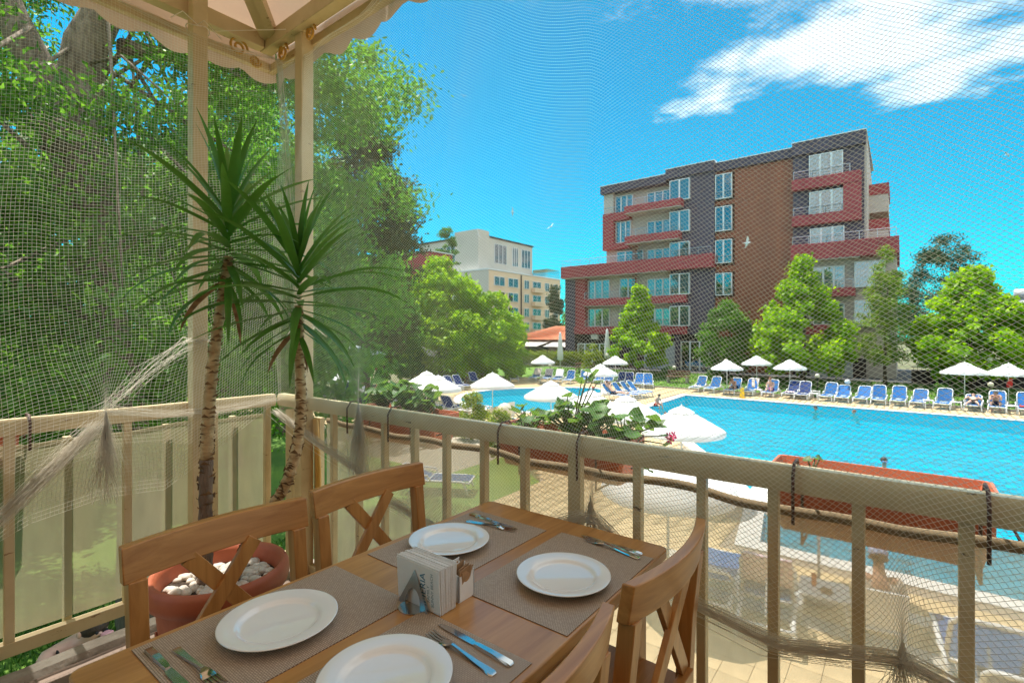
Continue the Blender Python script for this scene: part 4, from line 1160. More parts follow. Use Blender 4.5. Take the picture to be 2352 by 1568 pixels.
# shade cloth behind the balusters, with its folded hem
def cloth(name, label, u0, u1, zt, zb, fn, m, hem_m, nu, hem=.026):
    t = thing(name, label, 'shade cloth', fn((u0 + u1) / 2, 0, zb))
    def zt_(u): return zt + .006 * math.sin(u * 7.1) - .005 * math.sin(u * 15.3 + 1)
    rows = []; hr = []
    for i in range(nu + 1):
        u = u0 + (u1 - u0) * i / nu
        f = lambda z: .006 * math.sin(u * 9.3 + z * 2) + .003 * math.sin(u * 31 + z * 5)
        rows.append([fn(u, f(z), z) for z in np.linspace(zb, zt_(u) - hem, 14)])
        hr.append([fn(u, f(zt_(u)) - .004, zt_(u) - hem * 1.05), fn(u, f(zt_(u)) - .004, zt_(u)), fn(u, f(zt_(u)) + .004, zt_(u)), fn(u, f(zt_(u)) + .004, zt_(u) - hem * 1.05)])
    MB().grid(rows).build('cloth', m, t, smooth='all', world=True)
    MB().loft(hr).build('hem', hem_m, t, smooth='all', world=True)
    return t
cloth('shade_cloth', 'beige mesh shade cloth hung behind the front railing balusters', -2.62, 3.3, 3.497, 2.30, lambda u, f, z: (u, 1.648 + f, z), M['screen'], M['hem'], 120)
cloth('shade_cloth', 'dense beige shade cloth stretched along the left railing', -3.4, 1.55, 3.50, 2.665, lambda u, f, z: (-3.098 - f * .6, u, z), M['screen_dense'], M['screen_dense'], 100, .02)
cloth('shade_cloth', 'short beige cloth closing the railing corner behind the potted yuccas', -3.0, -2.66, 3.49, 2.66, lambda u, f, z: (u, 1.66 + f * .5, z), M['screen_dense'], M['screen_dense'], 14, .02)

# the net: real twine, knotted to the rail at a few points
def smooth(a, b, x):
    t = np.clip((x - a) / (b - a), 0, 1); return t * t * (3 - 2 * t)
KN = [(-2.17, 3.645), (-.85, 3.43), (0.0, 3.25), (1.25, 3.3)]
bot_u = np.array([-3.0, -2.6, -2.17, -1.93, -1.5, -1.1, -.85, -.72, -.51, -.27, 0.0, .35, .8, 1.25, 1.7])
bot_z = np.array([3.52, 3.40, 3.30, 3.19, 3.12, 3.25, 3.36, 3.27, 3.17, 3.13, 3.20, 3.10, 3.08, 3.2, 3.15])
def front_net(u, v):
    zt = 5.60 - 0.05 * np.abs(np.sin((u + 3) * math.pi / 1.1))
    zb = np.interp(u, bot_u, bot_z)
    w = v + 0.012 * np.sin(u * 3.1 + 1) * np.sin(v * math.pi) + 0.010 * np.sin(u * 6.7 + v * 5) * np.sin(v * math.pi)
    z = zt + (zb - zt) * (0.94 * w + 0.06 * w ** 6)
    x = u + 0.03 * np.sin(v * 7 + u * 2.2) * np.sin(v * math.pi) + .012 * np.sin(v * 17 + u * 5)
    for kx, kz in KN:
        x = kx + (x - kx) * (1 - 0.93 * np.exp(-((x - kx) / .16) ** 2) * np.exp(-((z - kz) / .20) ** 2))
    y = 1.540 + 0.014 * np.sin(u * 11 + v * 3) + .02 * np.sin(u * 3.7 + v * 4)
    y = np.minimum(y, 1.556) - .02 * np.sin(v * math.pi)
    return np.stack([x, y, z], -1)
def left_net(u, v):
    zt = 5.62 - .06 * np.abs(np.sin((u - 1.5) * math.pi / 1.0))
    zb = np.interp(u, [-1.3, .1, .45, .71, .95, 1.56], [3.0, 3.0, 3.18, 3.22, 3.2, 3.6])
    w = v + 0.016 * np.sin(u * 3.5) * np.sin(v * math.pi) + .010 * np.sin(u * 8 + v * 6) * np.sin(v * math.pi)
    z = zt + (zb - zt) * (0.95 * w + .05 * w ** 6) + .05 * (u - .6) * np.sin(v * math.pi)
    y = u + .03 * np.sin(v * 6 + u * 3) * np.sin(v * math.pi)
    kx, kz = .71, 3.63
    y = kx + (y - kx) * (1 - 0.93 * np.exp(-((y - kx) / .17) ** 2) * np.exp(-((z - kz) / .2) ** 2))
    # pulled towards the post where it is tied
    y = y + .05 * np.exp(-((y - 1.05) / .12) ** 2) * np.exp(-((z - 3.95) / .12) ** 2)
    x = -2.955 + .012 * np.sin(u * 9 + v * 4) + .018 * np.sin(v * math.pi)
    x = np.maximum(x, -2.962)
    return np.stack([x, y, z], -1)
def lattice_diag(fn, u0, u1, du, nv):
    """two families of diagonal threads crossing at knots"""
    lines = []; nu = int((u1 - u0) / du)
    for s in (1, -1):
        for i in range(-nv, nu + nv):
            k = np.arange(0, nv + 1)
            u = u0 + (i + s * k + (nv if s < 0 else 0) * 0) * du
            ok_ = (u >= u0) & (u <= u1)
            if ok_.sum() < 2: continue
            lines.append(fn(u[ok_], k[ok_] / nv))
    return lines
def lattice_sq(fn, u0, u1, nu, nv):
    lines = []
    vv = np.linspace(0, 1, nv + 1); uu = np.linspace(u0, u1, nu + 1)
    for v_ in vv: lines.append(fn(uu, np.full(nu + 1, v_)))
    for u_ in uu: lines.append(fn(np.full(nv + 1, u_), vv))
    return lines
def hank(path, n, spread, r, seed, taper=False):
    """a gathered bundle of loose twine along a path"""
    rs = np.random.default_rng(seed); path = np.asarray(path, float); out = []
    t = np.linspace(0, 1, len(path))
    for i in range(n):
        o = rs.normal(size=3) * spread; ph = rs.uniform(0, 6, 3); am = spread * rs.uniform(.4, 1.2, 3)
        env = np.sin(t * math.pi) ** .4 if taper else np.ones_like(t)
        wig = np.stack([np.sin(t * rs.uniform(8, 26) + p) for p in ph], -1) * am
        out.append(path + (o + wig) * env[:, None])
    return out
def fan(kx, top, n, length, width, axis, seed):
    rs = np.random.default_rng(seed); out = []
    for i in range(n):
        a = rs.normal() * width; l = length * rs.uniform(.55, 1.05); t = np.linspace(0, 1, 10)
        off = a * t ** 1.25 + .008 * np.sin(t * 14 + i) * t
        p = np.stack([np.zeros(10)] * 3, -1)
        p[:, axis] = kx + off; p[:, 1 - axis] = top[0] + .02 * rs.normal() * t; p[:, 2] = top[1] - l * t
        out.append(p)
    return out
ND = 0.0168
ln = lattice_diag(front_net, -2.96, 1.7, ND, 182)
v_, f_ = strands(ln, .00056, 3, (0, 1, 0))
netf = tag(link('safety_net', quad_mesh('safety_net', v_, f_, M['net'])), 'fine white diamond net hung above the front railing towards the pool', 'net')
ext = []
us = np.linspace(-3.0, 1.7, 160)
hem = np.stack([us, np.full(160, 1.545), np.interp(us, bot_u, bot_z)], -1)
ext += hank(hem, 70, .011, .0006, 3)
top_ = front_net(np.linspace(-2.97, 1.7, 160), np.zeros(160)); ext += hank(top_, 10, .006, .0006, 4)
for j, (kx, kz) in enumerate(KN): ext += fan(kx, (1.545, kz), 170 if j == 0 else 60, .42 if j == 0 else .28, .05 if j == 0 else .045, 0, 20 + j)
ext += hank([(-2.93, 1.53, 5.6), (-2.86, 1.53, 5.2), (-2.80, 1.525, 4.8), (-2.76, 1.52, 4.5), (-2.72, 1.52, 4.2), (-2.72, 1.52, 4.0)], 26, .012, .0006, 5)
v_, f_ = strands(ext, .0007, 3, (0, 1, 0))
link('gathered_twine', quad_mesh('gathered_twine', v_, f_, M['net']), None, netf)['kind'] = 'stuff'
ln = lattice_sq(left_net, -1.2, 1.56, 190, 158)
v_, f_ = strands(ln, .0006, 3, (1, 0, 0))
netl = tag(link('safety_net', quad_mesh('safety_net', v_, f_, M['net'])), 'white square meshed net on the left side before the ash tree, knotted to the rail', 'net')
ext = []
us = np.linspace(-1.2, .68, 60)
ext += hank(np.stack([np.full(60, -2.94), us, np.maximum(3.0, 3.60 - 1.05 * (.71 - us))], -1), 120, .015, .0007, 6)
ext += fan(.71, (-2.94, 3.63), 170, .42, .04, 1, 30)
ext += hank([(-2.945, 1.18, 3.98), (-2.95, 1.05, 3.93), (-2.95, .9, 3.82), (-2.945, .78, 3.70), (-2.94, .71, 3.63)], 22, .018, .0006, 7)
ext += hank([(-2.94, .71, 3.63), (-2.94, .95, 3.58), (-2.94, 1.2, 3.57), (-2.94, 1.52, 3.60)], 30, .012, .0006, 8)
us = np.linspace(-1.2, 1.56, 60); ext += hank(left_net(us, np.zeros(60)), 10, .006, .0006, 9)
v_, f_ = strands(ext, .0007, 3, (1, 0, 0))
link('gathered_twine', quad_mesh('gathered_twine', v_, f_, M['net']), None, netl)['kind'] = 'stuff'
for (x, y, z), lab in (((-3.0, 1.12, 3.95), 'white string tied round the left awning post above the rail'), ((-3.0, 1.12, 5.62), 'white string tied in a bow at the top of the left awning post'), ((-2.73, 1.575, 4.02), 'white string tied round the second awning post')):
    pts = [(x + .052 * math.cos(a) * 1.05, y + .052 * math.sin(a) * 1.05, z + .006 * math.sin(3 * a)) for a in np.linspace(0, 2 * math.pi, 17)]
    mb = MB().tube(pts, .003, 5)
    for s_ in (-1, 1):
        mb.tube([(x + .05, y - .02, z), (x + .08, y - .05 + s_ * .05, z + .02), (x + .10, y - .04 + s_ * .12, z - .05)], .0025, 5)
    tag(mb.build('string_tie', M['net'], smooth='all'), lab, 'string')

# planters hung on the rail
def planter(label, x0, x1, y0, y1, zr, h, along='x', hooks=(), m='planter'):
    t = thing('window_box', label, 'planter', ((x0 + x1) / 2, (y0 + y1) / 2, zr - h))
    def rect(i, z, rr=.012): 
        a, b, c, d = x0 + i, x1 - i, y0 + i, y1 - i
        return [(a + rr, c, z), (b - rr, c, z), (b, c + rr, z), (b, d - rr, z), (b - rr, d, z), (a + rr, d, z), (a, d - rr, z), (a, c + rr, z)]
    MB().loft([rect(.035, zr - h), rect(.016, zr - h * .55), rect(.013, zr - h * .52), rect(.012, zr - .035), rect(0, zr - .03), rect(0, zr), rect(.008, zr), rect(.018, zr - .03), rect(.035, zr - h * .4)]).build('box', M[m], t, world=True)
    if along == 'x':
        for hx in hooks:
            MB().tube([(hx, 1.555, 3.47), (hx, 1.553, 3.60), (hx, 1.575, 3.632), (hx, 1.625, 3.634), (hx, 1.65, 3.60), (hx, y0 - .006, zr - .05), (hx, y0 - .006, zr - h - .02), (hx, y1 + .03, zr - h - .02), (hx, y1 + .05, zr - h + .05)], .0042, 8).build('hanger', M['iron'], t, smooth='all', world=True)
        MB().tube([(x0 + .02, y1 + .022, zr - h * .5), (x1 + .03, y1 + .022, zr - h * .5), (x1 + .03, y0, zr - h * .5)], .004, 6).build('hanger_bar', M['iron'], t, smooth='all', world=True)
    bx(x0 + .034, x1 - .034, y0 + .034, y1 - .034, zr - h * .45, zr - h * .38).build('soil', M['soil'], t, world=True)
    return t
planter('terracotta window box with broad leaved plants, second awning post side of the railing', -2.42, -1.80, 1.70, 1.90, 3.585, .17, hooks=(-2.28, -1.95))
planter('terracotta window box full of geraniums, middle of the front railing', -1.42, -.80, 1.70, 1.90, 3.59, .17, hooks=(-1.27, -.91))
p4_ = planter('long empty terracotta window box hanging on the right of the railing', -.335, .20, 1.72, 1.94, 3.575, .19, hooks=(-.235, .155))
MB().tube([(-.22, 1.74, 3.40), (-.22, 1.97, 3.335), (-.2, 1.985, 3.33), (.10, 1.985, 3.33), (.12, 1.97, 3.335), (.12, 1.74, 3.40)], .005, 6).build('lower_bracket', M['iron'], p4_, smooth='all', world=True)
pl = planter('dark red window box outside the left railing', -3.34, -3.14, -.3, .46, 3.56, .17, along='y')
MB().tube([(-3.005, .46, 3.48), (-3.003, .46, 3.60), (-3.03, .46, 3.632), (-3.08, .46, 3.633), (-3.13, .46, 3.52)], .0055, 6).build('hanger', M['iron'], pl, smooth='all', world=True)

# geraniums, leaf by leaf
def round_leaf(r, seed):
    rr = random.Random(seed); mb = MB(); n = 11
    vs = [(0, 0, 0)]
    for k in range(n):
        a = 2 * math.pi * k / n; q = r * (1 + .10 * math.sin(3.5 * a) + rr.uniform(-.08, .08))
        if k == 0: q *= .45
        vs.append((q * math.cos(a), q * math.sin(a), q * .28 * (1 + .5 * math.sin(2 * a)) * rr.uniform(.6, 1.3)))
    return mb.add(vs, [(0, k + 1, (k + 1) % n + 1) for k in range(n)]).mesh('leaf', M['geranium'], 'all')
LEAF = [round_leaf(.026, s) for s in range(5)]
def geranium(label, base, spots, seed, group, smin=.7, smax=1.35, name='geranium'):
    rr = random.Random(seed); t = thing(name, label, 'plant', base, 0, group)
    st = MB(); b = Vector(base)
    for p in spots:
        p = Vector(p)
        st.tube([b + Vector((rr.uniform(-.02, .02), rr.uniform(-.02, .02), 0)), b.lerp(p, .5) + Vector((0, 0, .025)), p], [.0035, .003, .0018], 5)
        k = rr.uniform(smin, smax)
        link('leaf', LEAF[rr.randrange(5)], None, t, p - b, (rr.uniform(-.9, .5), rr.uniform(-.7, .7), rr.uniform(0, 6.28)), (k, k, k))
    st.build('stems', M['stem'], t, smooth='all', world=True)
    return t
def cloud(c, r_, n, seed):
    rr = random.Random(seed); out = []
    while len(out) < n:
        d = [rr.uniform(-1, 1) for _ in range(3)]
        if sum(x * x for x in d) < 1: out.append((c[0] + d[0] * r_[0], c[1] + d[1] * r_[1], c[2] + d[2] * r_[2]))
    return out
GG = 'geraniums in the middle window box'
geranium('geranium clump at the left end of the middle window box', (-1.30, 1.80, 3.53), cloud((-1.28, 1.80, 3.62), (.10, .09, .06), 26, 1), 1, GG)
g2 = geranium('tall geranium with one long upright shoot, centre of the middle window box', (-1.08, 1.80, 3.53), cloud((-1.10, 1.80, 3.65), (.09, .09, .09), 38, 2) + [(-1.03, 1.84, 3.80), (-1.0, 1.85, 3.815), (-1.06, 1.85, 3.79), (-.985, 1.84, 3.785), (-1.02, 1.83, 3.83)], 2, GG)
geranium('broad leaved geranium right of the upright shoot in the middle window box', (-.98, 1.79, 3.53), cloud((-.96, 1.79, 3.64), (.08, .09, .075), 32, 3), 3, GG, .9, 1.6)
g4 = geranium('geranium trailing over the right end of the middle window box with magenta flowers', (-.85, 1.80, 3.54), cloud((-.84, 1.82, 3.63), (.07, .08, .05), 24, 4) + [(-.76, 1.86, 3.63), (-.72, 1.87, 3.60), (-.70, 1.87, 3.57), (-.75, 1.85, 3.66), (-.73, 1.86, 3.64), (-.78, 1.86, 3.48), (-.77, 1.86, 3.46)], 4, GG)
for p in ((-.695, 1.87, 3.603), (-.682, 1.875, 3.598), (-.69, 1.865, 3.588), (-.676, 1.87, 3.608)):
    fl = MB()
    for k in range(5):
        a = k * 1.2566; fl.add([(0, 0, 0), (.012 * math.cos(a - .4), .012 * math.sin(a - .4), .004), (.018 * math.cos(a), .018 * math.sin(a), .007), (.012 * math.cos(a + .4), .012 * math.sin(a + .4), .004)], [(0, 1, 2, 3)])
    o = fl.build('flower', M['petal'], g4); o.location = Vector(p) - Vector((-.85, 1.80, 3.54)); o.rotation_euler = (R(70), 0, rnd.uniform(-.6, .6))
for k, (x, lab) in enumerate(((-2.3, 'light green broad leaved plant at the post end of the left window box'), (-2.12, 'leafy plant in the middle of the left window box'), (-1.95, 'sprawling plant at the open end of the left window box'))):
    geranium(lab, (x, 1.80, 3.53), cloud((x, 1.80, 3.64), (.10, .09, .085), 38, 10 + k), 10 + k, 'plants in the left window box', .8, 1.5, 'broad_leaved_plant')
geranium('small weed sprout by the hanger of the empty window box', (-.22, 1.80, 3.51), [(-.23, 1.79, 3.60), (-.20, 1.80, 3.605), (-.215, 1.82, 3.60)], 15, None, .4, .6, 'weed_sprout')
geranium('drooping leaf below the left hanger of the middle window box', (-1.42, 1.74, 3.50), [(-1.44, 1.72, 3.46), (-1.41, 1.72, 3.44)], 16, None, .9, 1.2, 'trailing_stem')

# ------------------------------------------------------------------ potted yuccas
PC = Vector((-2.15, .885, FZ))
pot = thing('flower_pot', 'large terracotta pot with thick rolled rim standing by the railing corner', 'flower pot', PC)
MB().lathe([(.001, 0), (.165, 0), (.175, .02), (.20, .20), (.215, .36), (.222, .375), (.245, .385), (.252, .41), (.250, .445), (.238, .465), (.222, .462), (.212, .44), (.205, .40), (.19, .36)], 56).build('body', M['terracotta'], pot, smooth='all')
for a0 in (0.2, 2.3, 4.4, 5.6):                                  # fluted ornament panels
    for k in range(6):
        a = a0 + k * .05; r0, r1 = .178, .207
        MB().tube([((r0 + .010) * math.cos(a), (r0 + .010) * math.sin(a), .06), ((r1 + .004) * math.cos(a), (r1 + .004) * math.sin(a), .27)], .0052, 6).build('flute', M['terracotta'], pot, smooth='all')
MB().lathe([(.001, .395), (.206, .395)], 30).build('soil', M['soil'], pot)
pebs = []
for s in range(4):
    rr = random.Random(s); pb_ = MB().ball((0, 0, 0), .02, 6, 9)
    pb_.v = [(x * (1 + rr.uniform(-.12, .12)) * 1.25, y * (1 + rr.uniform(-.12, .12)), z * .75) for x, y, z in pb_.v]
    pebs.append(pb_.mesh('pebble', M['pebble'], 'all'))
for i in range(120):
    a = rnd.uniform(0, 6.28); q = .19 * math.sqrt(rnd.random()); k = rnd.uniform(.6, 1.15)
    link('pebble', pebs[i % 4], None, pot, (q * math.cos(a), q * math.sin(a), .392 + rnd.uniform(0, .012)), (rnd.uniform(-.4, .4), rnd.uniform(-.4, .4), rnd.uniform(0, 6)), (k, k, k))

def yucca(label, base, path, r0, r1, crown_n, seed, lmin, lmax):
    rr = random.Random(seed); t = thing('yucca_plant', label, 'yucca', base, 0, 'yuccas in the terracotta pot')
    b = Vector(base)
    # resample the trunk path smoothly
    P = [Vector(p) for p in path]; pts = []
    for i in range(len(P) - 1):
        p0, p1, p2, p3 = P[max(i - 1, 0)], P[i], P[i + 1], P[min(i + 2, len(P) - 1)]
        for s in range(8):
            u = s / 8
            pts.append(0.5 * ((2 * p1) + (-p0 + p2) * u + (2 * p0 - 5 * p1 + 4 * p2 - p3) * u * u + (-p0 + 3 * p1 - 3 * p2 + p3) * u ** 3))
    pts.append(P[-1])
    m = len(pts); dense = []; rad = []
    for i in range(m - 1):
        for s in range(3):
            dense.append(pts[i].lerp(pts[i + 1], s / 3))
    dense.append(pts[-1]); nd = len(dense)
    cut = int(nd * .30)
    for i in range(nd):
        w = 1 + (.10 if i % 4 == 0 else (-.05 if i % 4 == 2 else 0)) + rr.uniform(-.03, .03)
        rad.append((r0 + (r1 - r0) * i / nd) * w * (1.2 if i < 3 else 1))
    tr = MB().tube(dense[:cut + 1], rad[:cut + 1], 12).build('lower_trunk', M['yucca_base'], t, smooth='all', world=True)
    MB().tube(dense[cut:], rad[cut:], 12).build('trunk', M['yucca_bark'], t, smooth='all', world=True)
    hk = MB(); fr_ = frames(dense)
    for i in range(int(nd * .12), nd - 3):
        p, tt, a_, b_ = fr_[i]
        for k in range(2):
            an = rr.uniform(0, 6.28); d = a_ * math.cos(an) + b_ * math.sin(an); sd_ = tt.cross(d); q = rad[i]
            base_p = p + d * q * .97
            w = q * .75; hk.add([base_p - sd_ * w, base_p + sd_ * w, base_p + d * q * rr.uniform(.2, .55) + tt * q * rr.uniform(.3, .8)], [(0, 1, 2)])
    hk.build('husks', M['husk'], t, world=True)['kind'] = 'stuff'
    top = P[-1]
    for i in range(crown_n):
        f = i / crown_n                                        # 0 = lowest, oldest
        az = i * 2.39996 + rr.uniform(-.25, .25)
        el = R(-38 + 118 * f ** 1.15) + rr.uniform(-.14, .14)
        Ln = rr.uniform(lmin, lmax) * (0.85 + .35 * math.sin(f * math.pi)); wd = Ln * rr.uniform(.036, .050)
        droop = rr.uniform(.25, .75) * (1 - f) ** 1.2 + .10
        org = top + Vector((0, 0, -.11 + .33 * f))
        h = Vector((math.cos(az), math.sin(az), 0)); side = Vector((-math.sin(az), math.cos(az), 0))
        lb = MB(); ns = 9; pos = org.copy(); ang = el
        tw = rr.uniform(-.5, .5)
        for s in range(ns + 1):
            u = s / ns
            w = wd * (0.45 + 2.2 * u) if u < .25 else wd * (1.0 - ((u - .25) / .75) ** 2.2)
            d = h * math.cos(ang) + Vector((0, 0, math.sin(ang))); nrm = -h * math.sin(ang) + Vector((0, 0, math.cos(ang)))
            sv = side * math.cos(tw * u) + nrm * math.sin(tw * u)
            nv_ = d.cross(sv) * -1
            lb.v += [tuple(pos - sv * w + nrm * w * .35), tuple(pos), tuple(pos + sv * w + nrm * w * .35)]
            pos = pos + d * (Ln / ns); ang -= droop * (1.9 if u > .35 else .5) / ns * (1.6 if el > 0 else 1.0)
        for s in range(ns):
            o_ = s * 3
            lb.f += [(o_, o_ + 1, o_ + 4, o_ + 3), (o_ + 1, o_ + 2, o_ + 5, o_ + 4)]
        lb.build('leaf', M['husk'] if i in (1, 4) else M['yucca_leaf'], t, smooth='all', world=True)
    return t
yucca('taller yucca with straight scaly trunk, in front of the left awning post', (-2.21, .86, FZ + .39),
      [(-2.20, .85, FZ + .40), (-2.21, .855, 3.4), (-2.20, .87, 3.8), (-2.165, .90, 4.15), (-2.15, .915, 4.30)], .027, .015, 60, 71, .31, .43)
yucca('shorter yucca with bent trunk, in front of the second awning post', (-2.07, .95, FZ + .39),
      [(-2.10, .90, FZ + .40), (-2.04, .955, 3.18), (-1.93, 1.04, 3.40), (-1.89, 1.075, 3.64), (-1.905, 1.08, 3.88), (-1.92, 1.085, 4.10)], .025, .015, 56, 72, .30, .42)

# ------------------------------------------------------------------ table, chairs and what lies on the table
TZ = 3.352
tb = thing('dining_table', 'brown wooden dining table laid for four', 'table', (-.9, .86, FZ))
def arc_rect(x0, x1, y0, y1, r_, n=5):
    out = []
    for cx, cy, a0 in ((x1 - r_, y1 - r_, 0), (x0 + r_, y1 - r_, 90), (x0 + r_, y0 + r_, 180), (x1 - r_, y0 + r_, 270)):
        for k in range(n + 1):
            a = R(a0 + 90 * k / n); out.append((cx + r_ * math.cos(a), cy + r_ * math.sin(a)))
    return out
MB().prism(arc_rect(-1.247, -.55, .24, 1.48, .025), TZ - .028, TZ).build('tabletop', M['woodtop'], tb, world=True, bevel=.004, smooth=True)
for a in ((-1.19, -1.17, .30, 1.42), (-.63, -.61, .30, 1.42), (-1.17, -.63, .30, .32), (-1.17, -.63, 1.40, 1.42)):
    bx(a[0], a[1], a[2], a[3], TZ - .105, TZ - .0285).build('apron', M['wood'], tb, world=True)
for x in (-1.2, -.6):
    for y in (.29, 1.43):
        sx = 1 if x < -.9 else -1; sy = 1 if y < .8 else -1
        bx(min(x, x + sx * .06), max(x, x + sx * .06), min(y, y + sy * .06), max(y, y + sy * .06), FZ, TZ - .029).build('leg', M['woodz'], tb, world=True, bevel=.003)

def chair(label, loc, rz):
    """local: seat faces +x, back at -x"""
    t = thing('dining_chair', label, 'chair', loc, rz, 'cross backed chairs round the table')
    def bow(y): return -.035 * (1 - (y / .235) ** 2)
    rings = []
    for i in range(17):
        y = -.235 + .47 * i / 16; b = bow(y) - .205
        rings.append([(b - .020, y, .795), (b + .008, y, .795), (b - .006, y, .88), (b - .034, y, .88)])
    MB().loft(rings).build('top_rail', M['wood'], t, bevel=.003, smooth=True)
    for s in (-1, 1):
        y = s * .205
        MB().loft([[(x - .018, y - .02, z), (x + .02, y - .02, z), (x + .02, y + .02, z), (x - .018, y + .02, z)] for x, z in ((-.25, 0), (-.205, .25), (-.19, .44), (-.20, .62), (-.218, .797))]).build('back_leg', M['woodz'], t, bevel=.003)
        MB().loft([[(.18 - w, s * .19 - w, z), (.18 + w, s * .19 - w, z), (.18 + w, s * .19 + w, z), (.18 - w, s * .19 + w, z)] for w, z in ((.015, 0), (.019, .42))]).build('front_leg', M['woodz'], t, bevel=.003)
        bx(-.185, .165, s * .19 - .011, s * .19 + .011, .365, .419).build('side_rail', M['wood'], t)
        bx(-.2, .17, s * .19 - .009, s * .19 + .009, .17, .195).build('stretcher', M['wood'], t)
    for s in (-1, 1):                                           # the crossed slats
        d = .009 * s
        a = (-.232 + d * .3 - .003, s * .085, .80); b = (-.208 + d, -s * .175, .478)
        MB().bar(a, b, .042, .015, up=(1, 0, 0)).build('cross_slat', M['woodz'], t, bevel=.002)
    bx(-.222, -.196, -.184, .184, .44, .49).build('lower_rail', M['wood'], t, bevel=.002)
    bx(.168, .19, -.17, .17, .365, .418).build('front_rail', M['wood'], t)
    MB().prism(arc_rect(-.18, .215, -.215, .215, .03), .42, .442).build('seat', M['wood'], t, bevel=.004)
    return t
chair('wooden chair nearest the flower pot, near left side of the table', (-1.25, .617, FZ), 0)
chair('wooden chair at the far left side of the table by the railing', (-1.285, 1.13, FZ), 0)
chair('wooden chair at the far right side of the table by the railing', (-.665, 1.19, FZ), math.pi)
chair('wooden chair at the near right side of the table, cut by the picture edge', (-.665, .635, FZ), math.pi)

mats = (((-1.065, 1.13), 'woven mat at the far left of the table'), ((-.71, 1.145), 'woven mat at the far right of the table'),
        ((-1.075, .57), 'woven mat at the near left of the table'), ((-.72, .565), 'woven mat at the near right of the table'))
for (x, y), lab in mats:
    mm_ = bx(-.153, .153, -.232, .232, 0, .0018).build('placemat', M['weave']); mm_.location = (x, y, TZ + .0003)
    mm_.rotation_euler = (0, 0, rnd.uniform(-.012, .012))
    tag(mm_, lab.replace('woven', 'beige brown woven'), 'placemat', 'woven placemats')
PZ = TZ + .0024
prof = [(.001, .004), (.060, .004), (.064, 0), (.068, 0), (.070, .005), (.088, .009), (.118, .0185), (.1205, .0200), (.1205, .0212), (.118, .0216), (.090, .0172), (.085, .0160), (.081, .0128), (.077, .0100), (.072, .0090), (.001, .0084)]
pl_me = MB().lathe(prof, 72).mesh('plate', M['porcelain'], 'all')
for (x, y), lab in (((-1.08, 1.09), 'white round plate at the far left place'), ((-.69, 1.11), 'white round plate at the far right place'),
                    ((-1.07, .56), 'white round plate at the near left place'), ((-.74, .585), 'white round plate at the near right place, cut by the picture edge')):
    o = link('plate', pl_me, None, None, (x, y, PZ)); tag(o, lab, 'plate', 'white plates')

def flat_section(rows):
    """rows: (x, half width, z bottom, z top)"""
    return MB().loft([[(x, -w, zb + .0004), (x, w, zb + .0004), (x, w * .8, zt), (x, -w * .8, zt)] for x, w, zb, zt in rows])
def knife_meshes():
    h = flat_section([(0, .006, 0, .003), (.004, .0085, 0, .006), (.05, .0075, 0, .0065), (.09, .0062, 0, .006), (.100, .005, 0, .005)])
    b = MB().loft([[(x, -w0, .0012), (x, w1, .0016), (x, w1, .0028), (x, -w0, .0020)] for x, w0, w1 in ((.0995, .005, .005), (.112, .009, .006), (.16, .010, .0065), (.195, .008, .0063), (.208, .001, .005))])
    return h.mesh('handle', M['steel'], True), b.mesh('blade', M['steel'], True)
def fork_meshes():
    h = flat_section([(0, .006, 0, .002), (.006, .0095, 0, .003), (.05, .0065, .001, .0045), (.10, .0035, .004, .0085), (.120, .004, .006, .010)])
    hd = flat_section([(.1195, .004, .006, .0095), (.130, .010, .005, .0075), (.142, .0125, .003, .0052), (.150, .0125, .0015, .0035)])
    ti = MB()
    for k in range(4):
        y = -.0102 + .0068 * k
        ti.loft([[(x, y - w, z), (x, y + w, z), (x, y + w, z + .0018), (x, y - w, z + .0018)] for x, w, z in ((.1495, .0022, .0016), (.168, .0019, .0012), (.184, .0016, .0028), (.192, .0008, .0045))])
    return h.mesh('handle', M['steel'], True), hd.mesh('head', M['steel'], True), ti.mesh('tines', M['steel'], True)
KM, FM = knife_meshes(), fork_meshes()
def cutlery(kind, label, p0, p1, z):
    a = math.atan2(p1[1] - p0[1], p1[0] - p0[0])
    t = thing(kind, label, 'knife' if 'knife' in kind else 'fork', (p0[0], p0[1], z), a, 'table knives' if 'knife' in kind else 'table forks')
    for nm, me in zip(('handle', 'blade') if 'knife' in kind else ('handle', 'head', 'tines'), KM if 'knife' in kind else FM): link(nm, me, None, t)
CZ = TZ + .0023
cutlery('table_knife', 'steel knife beyond the far left plate', (-1.20, 1.315), (-.97, 1.305), CZ)
cutlery('table_fork', 'steel fork beyond the far left plate', (-1.17, 1.262), (-.99, 1.29), CZ)
cutlery('table_fork', 'steel fork beyond the far right plate', (-.585, 1.345), (-.80, 1.378), CZ + .002)
cutlery('table_knife', 'steel knife beyond the far right plate', (-.59, 1.373), (-.80, 1.392), CZ)
cutlery('table_fork', 'steel fork on the near right mat', (-.60, .725), (-.82, .742), CZ)
cutlery('table_knife', 'steel knife on the near right mat', (-.59, .765), (-.82, .778), CZ)
cutlery('table_knife', 'steel knife on the near left mat at the bottom edge', (-1.20, .357), (-1.0, .362), CZ)
cutlery('table_fork', 'steel fork on the near left mat at the bottom edge', (-1.16, .392), (-.97, .40), CZ)

